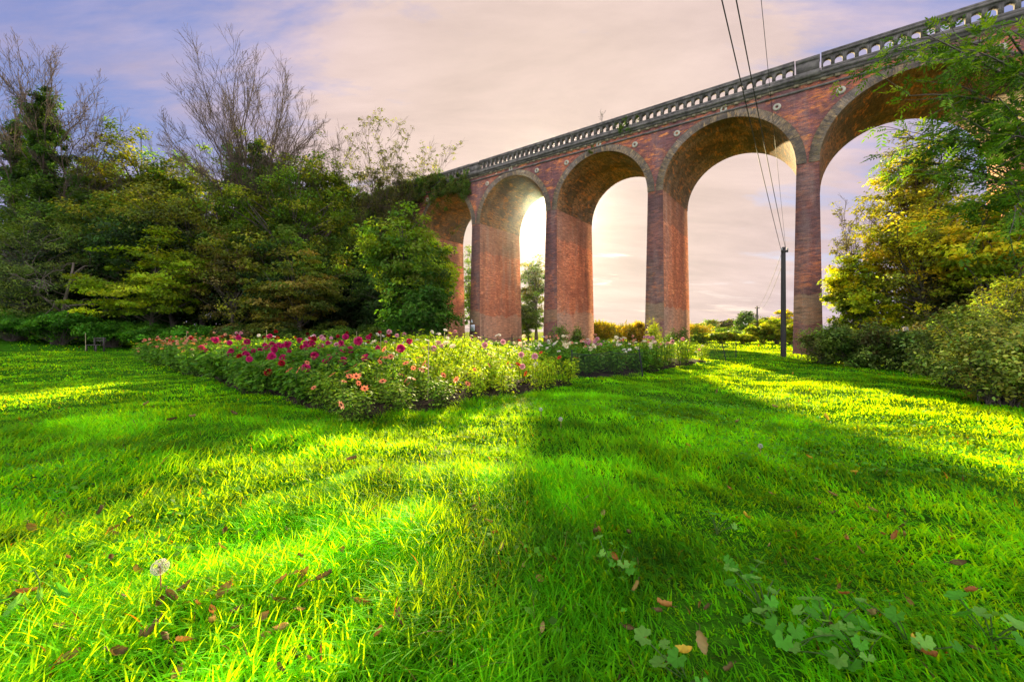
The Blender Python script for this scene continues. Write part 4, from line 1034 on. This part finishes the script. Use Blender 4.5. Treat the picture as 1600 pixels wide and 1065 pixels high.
for px, Y, top, lab in ((1415, 13.6, 510, 'grey weathered post stump in the shrubs under the yellow maple'), (1534, 11.2, 500, 'grey weathered post rising behind the nearest speckled shrub')):
    X = at(px, Y); H = zat(top, Y)-g(X, Y); mb = MB(); mb.add([(-.06, -.06, -.1), (.06, -.06, -.1), (.06, .06, -.1), (-.06, .06, -.1), (-.055, -.055, H-.05), (.055, -.055, H-.03), (.055, .055, H-.02), (-.055, .055, H-.04), (0, 0, H)],
        [(0, 1, 5, 4), (1, 2, 6, 5), (2, 3, 7, 6), (3, 0, 4, 7)], [(4, 5, 8), (5, 6, 8), (6, 7, 8), (7, 4, 8)])
    o = mb.build('wooden_post', plain('grey_post', (.25, .23, .21), .9, 12, .4, bump=.5)); o.location = (X, Y, g(X, Y)); tag(o, lab, 'post', 'old posts in the right shrubs')
# young bamboo clumps at the foot of the pier with the tall bright arch
for i, (px, Y, h, w, cols, lab) in enumerate([(1022, 22, 1.75, .5, [(.22, .30, .02), (.30, .32, .02)], 'tall yellow green grass clump at the foot of the second pier'), (1046, 22.5, 1.45, .45, G_MID+G_DARK, 'dark green clump right of the yellow green grass clump'),
                                       (1068, 23, 1.35, .35, G_DARK, 'small dark plant at the right corner of the second pier'), (1090, 24, 1.4, .5, G_DARK+G_MID, 'row-end dark plant beside the net panels'), (875, 20, 1.5, .5, G_MID, 'green bush rising above the cream dahlias at the third pier'), (903, 21, 1.35, .35, G_DARK, 'dark small bush right of the third pier foot')]):
    X = at(px, Y); B = [(0, 0, h*.55, w, w, h*.45)]
    leafy_tree('bed_shrub', lab, 'shrub', X, Y, B, 34, 40, .16, cols, .26, 500+i, group='tall plants at the back of the farther bed', trunk=None, stems=6, flat=1.3, aspect=.2, up=.05, crown='foliage')

# ------------------------------------------------------------------ grass
rng = np.random.default_rng(601)
gb = MB()
def blades(n, r0, r1, h0, h1, w, K, amax=1.06, seed=0, dens=None):
    r = np.sqrt(rng.uniform(r0*r0, r1*r1, n)); a = rng.uniform(-amax, amax, n)
    x = r*np.sin(a); y = r*np.cos(a)
    # blades gather in tufts
    tx = np.round(x/.09+rng.normal(0, .2, n)); ty = np.round(y/.09+rng.normal(0, .2, n))
    x = x*.55 + .45*(tx*.09) + rng.normal(0, .012, n); y = y*.55 + .45*(ty*.09) + rng.normal(0, .012, n)
    keep = ~in_bed(x, y, -.32) & (y > .9)
    nn = fnoise(x, y, 11, (1.1, 2.3, 4.7)); big = fnoise(x, y, 12, (.25, .6))
    patch = fnoise(x, y, 13, (2.0, 5.0, 9.0))
    keep &= rng.random(n) < np.clip(.74 + .7*patch, .3 if r0 < 3 else .62, 1)
    x, y, nn, big, patch = x[keep], y[keep], nn[keep], big[keep], patch[keep]; n = len(x)
    z = gz(x, y) - .006
    hgt = (h0 + (h1-h0)*rng.uniform(0, 1, n)**1.6)*(1+.40*nn)*(1+.25*big)*(1+(.5 if r0 < 3 else .3)*patch)
    hgt = np.clip(hgt, h0*.5, h1*1.5)
    th = rng.uniform(0, 2*pi, n) ; bend = rng.uniform(.35, 1.3, n); th = th*.75 + .25*fnoise(x, y, 14, (.8, 1.7))*6
    dx, dy = np.cos(th), np.sin(th); ph = th + pi/2 + rng.normal(0, .5, n); wx, wy = np.cos(ph), np.sin(ph)
    ww = w*rng.uniform(.6, 1.35, n)
    ts = np.linspace(0, 1, K+1); V = []
    for t in ts:
        off = bend*hgt*(t**1.8); zz = z + hgt*(t-.42*bend*t**2.2); hw = ww*(1-.15*t-.85*t**2.5)*.5
        cx, cy = x+dx*off, y+dy*off
        V.append(np.stack([cx-wx*hw, cy-wy*hw, zz], 1)); V.append(np.stack([cx+wx*hw, cy+wy*hw, zz], 1))
    V = np.stack(V, 1); b = (np.arange(n)*2*(K+1))[:, None]
    f = np.concatenate([np.stack([b[:, 0]+2*k, b[:, 0]+2*k+1, b[:, 0]+2*k+3, b[:, 0]+2*k+2], 1) for k in range(K)])
    sp = fnoise(x, y, 15, (3.0, 7.0, 13.0)); base = np.array([.082, .42, .004])[None]*(1+.30*nn[:, None]*np.array([1, .8, .5]))*(1+rng.normal(0, .2, (n, 1)))*np.clip(1+.6*sp, .4, 1.6)[:, None]
    yel = rng.random(n) < (.05+.04*big); base[yel] = np.array([.10, .44, .006])*rng.uniform(.7, 1.2, (yel.sum(), 1))
    dry = rng.random(n) < .012; base[dry] = np.array([.12, .13, .05])*rng.uniform(.6, 1.1, (dry.sum(), 1))
    c = np.clip(np.repeat(base, 2*(K+1), 0), .004, .8)
    gb.add(V.reshape(-1, 3), f, col=c)
blades(115000, .95, 3.2, .045, .14, .0082, 4)
blades(70000, .95, 4.0, .02, .055, .0065, 2)
blades(130000, 3.0, 7.5, .04, .12, .010, 3)
blades(60000, 4.0, 9.0, .02, .05, .011, 2)
blades(190000, 7.0, 16, .035, .09, .015, 2)
blades(170000, 15, 34, .035, .09, .03, 2, 1.0)
blades(60000, 33, 75, .06, .18, .07, 2, .9)
tag(gb.build('grass', GRASS), kind='stuff')
# small broad leaved weeds and clover between the blades
wb = MB(); n = 16000
r = np.sqrt(rng.uniform(1.0, 64, n)); a = rng.uniform(-1.0, 1.0, n); x, y = r*np.sin(a), r*np.cos(a)
k = (fnoise(x, y, 21, (.7, 1.6, 3.1)) > .12) & ~in_bed(x, y, .05); x, y = x[k], y[k]; n = len(x)
C = np.stack([x, y, gz(x, y)+rng.uniform(.02, .075, n)], 1)
wb.leaves(C, np.array([0, 0, 1.])+rng.normal(0, .38, (n, 3)), rng.uniform(.02, .06, n), .7, rng, jit((.11, .30, .02), rng, n, .3), .12)
tag(wb.build('clover', LEAF), kind='stuff')

# ------------------------------------------------------------------ single weeds, leaves and dandelions in the lawn
def gpt(px, py):
    Y = F*CH/(py-HZ); X = at(px, Y)
    for _ in range(6):
        Y = F*(CH-g(X, Y)-.02)/(py-HZ); X = at(px, Y)
    return X, Y
def lobed(rng, r, lobes=6, col=(.1, .2, .03), cup=.25):
    n = lobes*4; th = np.linspace(.35, 2*pi-.35, n+1); v = [(0, 0, 0)]
    for ring in (.5, 1.0):
        for k, t in enumerate(th):
            w = r*ring*(1+(.14*np.cos(k/4*2*pi+pi) if ring == 1.0 else 0)); v.append((w*cos(t), w*sin(t), cup*r*ring**2 + .05*r*sin(k*pi/2)*ring))
    m = n+1; f3 = [(0, 1+k, 2+k) for k in range(n)]; f4 = [(1+k, 1+m+k, 2+m+k, 2+k) for k in range(n)]
    return np.array(v), f4, f3
def rotm(ax, an):
    from mathutils import Matrix, Vector
    return np.array(Matrix.Rotation(an, 3, Vector(ax)))
MG = 'broad leaved mallow weeds in the grass'
weeds = [(1195, 955, 7, .036, 'mallow weed with scalloped leaves, nearest the lower right middle of the lawn'), (1235, 1010, 8, .042, 'largest mallow weed with pale scalloped leaves at the lower right'), (1300, 985, 6, .036, 'mallow weed right of the largest one'),
         (1350, 1035, 7, .04, 'mallow weed at the bottom edge under the wilted bloom'), (1420, 1000, 5, .036, 'mallow weed left of the lower right corner'), (1550, 995, 5, .045, 'pale round leaved weed at the lower right corner'),
         (1165, 905, 4, .03, 'small mallow weed above the others'), (60, 950, 4, .034, 'long leaved dock weed at the lower left edge'), (1075, 1055, 4, .04, 'weed with two rounded leaves at the bottom edge'), (965, 890, 4, .032, 'pale drooping weed in the middle of the near lawn'), (1120, 830, 5, .028, 'low weed left of the yellow leaf')]
for i, (px, py, n, rr, lab) in enumerate(weeds):
    X, Y = gpt(px, py); rng = np.random.default_rng(700+i); mb = MB(); z0 = g(X, Y)
    for k in range(int(n*1.7)):
        a = rng.uniform(0, 6.28); d = rng.uniform(.02, .15); h = rng.uniform(.06, .13); e = np.array([d*cos(a), d*sin(a), h])
        mb.tube(curve((0, 0, 0), e, rng, 5, .1, .1), .0025, 5, (.12, .2, .05), cap=False)
        v, f4, f3 = lobed(rng, rr*.72*rng.uniform(.7, 1.3))
        if 'dock' in lab: v[:, 0] *= 1.5; v[:, 1] *= .45
        v = v@rotm((0, 0, 1), a+pi).T; v = v@rotm((-sin(a), cos(a), 0), rng.uniform(.1, .8)).T@rotm((1, 0, 0), rng.normal(0, .25)).T
        cc = jit((.10, .34, .025) if rng.random() < .6 else (.20, .42, .06), rng, len(v), .06)*rng.uniform(.7, 1.15)
        mb.add(v+e, f4, f3, col=np.clip(cc, 0, .8))
    o = mb.build('broadleaf_weed', LEAF, None, True); o.location = (X, Y, z0); tag(o, lab, 'weed', MG)
# fallen leaves
def dead_leaf_mesh(seed, L_, col):
    rng = np.random.default_rng(seed); nu, nv = 9, 5; mb = MB(); V = []
    cu, cv = rng.uniform(.8, 2.6), rng.uniform(1.0, 2.8)
    for i in range(nu):
        u = i/(nu-1); w = .33*L_*sin(pi*min(1, u*.96+.04))**.7*(1+.22*(i % 2))
        for j in range(nv):
            v = (j/(nv-1)-.5)*2
            V.append(((u-.5)*L_, w*v*cos(v*cv*.5), .25*L_*(abs(v)**1.6)*cv*.5 + .22*L_*cu*(u-.5)**2 + rng.normal(0, .03*L_)))
    f = [(i*nv+j, (i+1)*nv+j, (i+1)*nv+j+1, i*nv+j+1) for i in range(nu-1) for j in range(nv-1)]
    c = jit(col, rng, len(V), .12)
    mb.add(V, f, col=c); mb.tube([(-.5*L_, 0, .1*L_), (-.7*L_, .01, .12*L_), (-.85*L_, .0, .2*L_)], .0014, 4, (.12, .07, .03), cap=False)
    return mb.mesh('fallen_leaf', DRY)
LC = {'brown': (.27, .17, .035), 'rust red': (.36, .16, .03), 'tan': (.36, .25, .08), 'dark brown': (.14, .09, .028), 'yellow': (.60, .40, .03), 'orange': (.36, .13, .025)}
fl_list = [(95, 1005, 'tan', .12, 'large tan curled leaf near the lower left corner'), (350, 945, 'brown', .11, 'large brown leaf lying right of the dandelion clock'), (290, 935, 'dark brown', .07, 'dark brown leaf at the foot of the dandelion clock'),
    (330, 975, 'rust red', .07, 'rust red leaf below the large brown leaf'), (445, 1000, 'tan', .09, 'tan upright leaf at the bottom left of centre'), (410, 985, 'brown', .07, 'brown leaf left of the tan upright leaf'), (285, 1022, 'rust red', .07, 'red brown leaf at the bottom between the tan leaf and the corner'),
    (620, 990, 'dark brown', .09, 'crumpled dark brown leaf in the middle of the near grass'), (592, 1008, 'rust red', .06, 'small rust red leaf left of the crumpled dark leaf'), (708, 988, 'brown', .07, 'brown folded leaf right of the crumpled dark leaf'), (712, 928, 'rust red', .08, 'rust red leaf above the brown folded leaf'),
    (475, 915, 'brown', .08, 'brown leaf standing on edge above the near grass'), (440, 925, 'rust red', .07, 'rust red leaf left of the brown standing leaf'), (350, 845, 'dark brown', .08, 'dark leaf behind the dandelion clock'), (345, 870, 'brown', .07, 'small brown leaf close behind the dandelion clock'), (160, 810, 'dark brown', .08, 'dark leaf far left of the dandelion clock'),
    (180, 850, 'dark brown', .07, 'dark leaf between the dandelion clock and the left edge'), (550, 730, 'dark brown', .11, 'lone dark leaf on the sunlit grass in front of the dahlias'), (740, 808, 'dark brown', .09, 'dark leaf on the shadow edge'), (762, 830, 'brown', .07, 'brown leaf just below the dark leaf on the shadow edge'),
    (775, 848, 'orange', .07, 'orange leaf on the shadow edge'), (785, 872, 'tan', .07, 'tan leaf right of the orange leaf'), (962, 885, 'orange', .07, 'orange leaf beside the pale drooping weed'), (1038, 965, 'rust red', .08, 'bright rust red leaf in the middle right grass'), (1165, 820, 'yellow', .09, 'large yellow leaf in the shaded grass'),
    (1400, 852, 'orange', .09, 'orange brown leaf in the right grass'), (1378, 848, 'rust red', .06, 'small red leaf left of the orange brown leaf'), (1415, 848, 'brown', .05, 'small brown leaf right of the orange brown leaf'), (1300, 785, 'brown', .10, 'brown leaf lying in the shaded grass on the right'), (1518, 942, 'orange', .09, 'orange leaf near the right edge'),
    (1100, 1025, 'tan', .10, 'tan twisted leaf near the bottom edge'), (1068, 1040, 'yellow', .09, 'yellow rounded leaf at the bottom edge'), (1452, 1045, 'orange', .08, 'orange leaf among the mallow weeds'), (1430, 1025, 'yellow', .07, 'yellow leaf among the mallow weeds'), (1362, 980, 'tan', .08, 'pale tan wilted leaf on top of the mallow weeds'),
    (1265, 725, 'yellow', .09, 'yellow leaf farther off in the shaded grass'), (1335, 748, 'yellow', .07, 'small yellow leaf right of the farther yellow leaf'), (1075, 706, 'yellow', .10, 'yellow leaf in the shade near the bright strip'), (845, 920, 'brown', .06, 'pale brown leaf low in the middle grass'), (1320, 945, 'orange', .06, 'small orange leaf above the mallow weeds'),
    (820, 900, 'tan', .06, 'small tan leaf in the middle grass'), (40, 945, 'rust red', .09, 'red brown leaf at the left edge above the dock weed'), (20, 955, 'dark brown', .08, 'dark leaf at the very left edge'), (610, 905, 'tan', .06, 'small tan leaf in the sunlit grass'), (930, 845, 'dark brown', .07, 'dark brown leaf in the grass right of the shadow edge'),
    (230, 640, 'tan', .16, 'tan leaf on the far left lawn in shade'), (300, 655, 'tan', .14, 'tan leaf right of the other one on the left lawn in shade'), (270, 665, 'dark brown', .14, 'dark leaf on the left lawn in shade'), (365, 655, 'dark brown', .13, 'dark leaf on the left lawn close to the dahlias'), (1210, 640, 'tan', .16, 'tan leaf on the lawn beside the bright strip'),
    (1290, 660, 'yellow', .15, 'yellow leaf below the bright strip of lawn'), (1150, 668, 'tan', .14, 'tan leaf in the shade right of the beds'), (1120, 615, 'tan', .18, 'tan leaf at the left end of the bright strip'), (1240, 590, 'yellow', .2, 'yellow leaf in the bright strip'), (1310, 935, 'brown', .06, 'little brown leaf above the mallow weeds')]
for i, (px, py, cn, L_, lab) in enumerate(fl_list):
    X, Y = gpt(px, py-4); rng = np.random.default_rng(800+i)
    o = link('fallen_leaf', dead_leaf_mesh(800+i, L_*.74, LC[cn]))
    o.location = (X, Y, g(X, Y)+.05+L_*.14); o.rotation_euler = (rng.normal(.5, .4), rng.normal(0, .5), rng.uniform(0, 6.28)); tag(o, lab, 'leaf', 'fallen leaves on the lawn')
lit_lab = ['small brown leaf scrap among the grass blades of the near left lawn', 'small brown leaf scrap among the grass blades of the near right lawn']
rng = np.random.default_rng(955); scrap = [dead_leaf_mesh(950+i, .045, LC[c]) for i, c in enumerate(['brown', 'dark brown', 'rust red', 'tan', 'brown', 'dark brown'])]
hubs = [(330, 950), (430, 905), (300, 1010), (450, 1000), (700, 960), (150, 850), (560, 930), (240, 960)]
for k in range(80):
    if k < 50: h = hubs[rng.integers(0, 8)]; px, py, li = h[0]+rng.normal(0, 75), h[1]+rng.normal(0, 38), 0
    else: px, py, li = rng.uniform(820, 1590), rng.uniform(720, 1050), 1
    X, Y = gpt(px, min(1060, max(700, py))); o = link('fallen_leaf', scrap[rng.integers(0, 6)]); q = rng.uniform(.6, 1.5)
    o.location = (X, Y, g(X, Y)+rng.uniform(.02, .07)); o.rotation_euler = (rng.normal(.4, .6), rng.normal(0, .6), rng.uniform(0, 6.28)); o.scale = (q, q, q); tag(o, lit_lab[li], 'leaf', 'leaf scraps in the near left grass' if li == 0 else 'leaf scraps in the near right grass')
# dandelions
def dandelion(px, py, h, r, lab):
    X, Y = gpt(px, py); rng = np.random.default_rng(int(px)); z0 = g(X, Y)
    d = empty('dandelion_clock', (X, Y, z0), lab, 'dandelion', 'dandelion clocks')
    mb = MB(); mb.tube([(0, 0, 0), (.004, 0, h*.5), (0, 0, h)], .003, 6, (.45, .22, .10)); mb.build('stem', DRY, d, True)
    n = 170; v = rng.normal(size=(n, 3)); v /= np.linalg.norm(v, axis=1, keepdims=True); c = np.array([0, 0, h+r*.2]); mb = MB()
    P = np.stack([c+v*r*.15, c+v*r*.6, c+v*r], 1); mb.tubes(P, np.full((n, 3), r*.009), 3, (.5, .45, .36))
    m = 9; k = np.repeat(np.arange(n), m); u = rng.normal(size=(n*m, 3)); u -= v[k]*np.sum(u*v[k], 1, keepdims=True); u /= np.linalg.norm(u, axis=1, keepdims=True)
    a = c+v[k]*r*.96; b = a+u*r*.2+v[k]*r*.09; mb.tubes(np.stack([a, (a+b)/2, b], 1), np.full((n*m, 3), r*.011), 3, (.82, .80, .70))
    sp = rng.normal(size=(60, 3)); sp /= np.linalg.norm(sp, axis=1, keepdims=True); mb.leaves(c+sp*r*.14, sp, np.full(60, r*.2), .35, rng, np.full((60, 3), .12))
    mb.build('seed_head', PETAL, d)
dandelion(250, 935, .15, .030, 'dandelion clock on a reddish stem standing in the near left grass')
dandelion(876, 668, .12, .024, 'distant dandelion clock on the lawn below the bed corner')
dandelion(845, 652, .12, .022, 'distant dandelion clock left of the other one below the bed corner')
dandelion(1188, 712, .12, .022, 'pale dandelion clock in the shaded right lawn')

# ------------------------------------------------------------------ thin haze box added for the glow round the sun
m, nt, out = newmat('sun_glow_haze')
pv = nt.nodes.new('ShaderNodeVolumePrincipled'); pv.inputs['Color'].default_value = (.84, .93, 1, 1); pv.inputs['Density'].default_value = .00013; pv.inputs['Anisotropy'].default_value = .945
L(nt, pv.outputs[0], out.inputs['Volume'])
mb = MB(); mb.box((-220, -60, -3), (220, 300, 32)); tag(mb.build('haze', m), kind='stuff')
# ------------------------------------------------------------------ light, sky, camera
sun = bpy.data.lights.new('sun', 'SUN'); sun.energy = 5.0; sun.angle = R(1.2); sun.color = (1.0, .79, .42)
so = bpy.data.objects.new('sun', sun); COL.objects.link(so)
from mathutils import Vector
sd = Vector((sin(SUN_AZ)*cos(SUN_EL), cos(SUN_AZ)*cos(SUN_EL), sin(SUN_EL)))
so.rotation_euler = sd.to_track_quat('Z', 'Y').to_euler()

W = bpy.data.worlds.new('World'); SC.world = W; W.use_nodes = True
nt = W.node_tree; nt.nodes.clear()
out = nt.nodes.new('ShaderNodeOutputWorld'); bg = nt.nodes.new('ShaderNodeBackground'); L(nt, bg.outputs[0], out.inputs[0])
sky = nt.nodes.new('ShaderNodeTexSky'); sky.sky_type = 'NISHITA'; sky.sun_disc = False
sky.sun_elevation = SUN_EL; sky.sun_rotation = SUN_AZ; sky.air_density = 1.2; sky.dust_density = 1.5; sky.ozone_density = 2.0
tc = nt.nodes.new('ShaderNodeTexCoord'); V = tc.outputs['Generated']
def vm(op, a, b=None):
    n = nt.nodes.new('ShaderNodeVectorMath'); n.operation = op
    for i_, s in enumerate((a, b)):
        if s is None: continue
        if hasattr(s, 'is_linked'): L(nt, s, n.inputs[i_])
        else: n.inputs[i_].default_value = s
    return n
vn = vm('NORMALIZE', V).outputs[0]
dotp = vm('DOT_PRODUCT', vn, tuple(sd)).outputs['Value']
sep = nt.nodes.new('ShaderNodeSeparateXYZ'); L(nt, vn, sep.inputs[0])
zc = mth(nt, 'ADD', mth(nt, 'MAXIMUM', sep.outputs[2], 0.0), .22)
cx = nt.nodes.new('ShaderNodeCombineXYZ'); L(nt, mth(nt, 'DIVIDE', sep.outputs[0], zc), cx.inputs[0]); L(nt, mth(nt, 'DIVIDE', sep.outputs[1], zc), cx.inputs[1])
mp = nt.nodes.new('ShaderNodeMapping'); mp.inputs['Rotation'].default_value = (0, 0, R(62)); mp.inputs['Scale'].default_value = (.6, 1.7, 1); mp.inputs['Location'].default_value = (1.7, .3, 0); L(nt, cx.outputs[0], mp.inputs[0])
cn = noise(nt, mp.outputs[0], 1.1, 8, .6, .5)
cn2 = noise(nt, mp.outputs[0], 3.2, 8, .62, .3)
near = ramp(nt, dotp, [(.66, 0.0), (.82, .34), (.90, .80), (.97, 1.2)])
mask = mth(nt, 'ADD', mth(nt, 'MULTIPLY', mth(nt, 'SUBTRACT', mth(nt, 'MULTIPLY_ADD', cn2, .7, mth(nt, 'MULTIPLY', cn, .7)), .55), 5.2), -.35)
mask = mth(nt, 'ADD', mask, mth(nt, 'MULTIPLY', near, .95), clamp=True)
ccol = ramp(nt, dotp, [(0.0, (8.93, 8.93, 9.67)), (.35, (5.21, 5.58, 6.70)), (.56, (1.21, 1.14, 1.86)), (.74, (1.57, 1.39, 1.93)), (.82, (2.14, 1.71, 1.96)), (.87, (2.53, 1.96, 1.82)), (.95, (2.60, 2.01, 1.74)), (.99, (2.60, 1.99, 1.72)), (.9985, (2.90, 2.33, 1.98)), (1.0, (7.92, 6.51, 4.93))])  # sky behind and above the camera brightened as added fill light
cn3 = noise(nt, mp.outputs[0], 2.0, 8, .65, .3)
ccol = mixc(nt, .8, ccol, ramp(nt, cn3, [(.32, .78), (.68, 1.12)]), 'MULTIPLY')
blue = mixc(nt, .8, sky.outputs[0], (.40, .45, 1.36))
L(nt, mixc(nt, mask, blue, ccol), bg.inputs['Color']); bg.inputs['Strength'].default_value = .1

cam = bpy.data.cameras.new('camera'); cam.lens = F/1600*36; cam.sensor_width = 36; cam.shift_y = -(532.5-HZ)/1600
cam.clip_start = .05; cam.clip_end = 5000
co = bpy.data.objects.new('camera', cam); COL.objects.link(co); co.location = (0, 0, CH); co.rotation_euler = (R(90), 0, 0)
SC.camera = co
vs = SC.view_settings; vs.view_transform = 'Standard'; vs.look = 'None'; vs.gamma = 1; vs.exposure = 1.8
SC.cycles.use_denoising = True
try: SC.cycles.denoiser = 'OPENIMAGEDENOISE'; SC.cycles.denoising_input_passes = 'RGB_ALBEDO_NORMAL'; SC.cycles.denoising_prefilter = 'NONE'
except Exception: pass
SC.cycles.max_bounces = 7; SC.cycles.diffuse_bounces = 4; SC.cycles.transmission_bounces = 4; SC.cycles.glossy_bounces = 2; SC.cycles.caustics_reflective = False; SC.cycles.caustics_refractive = False
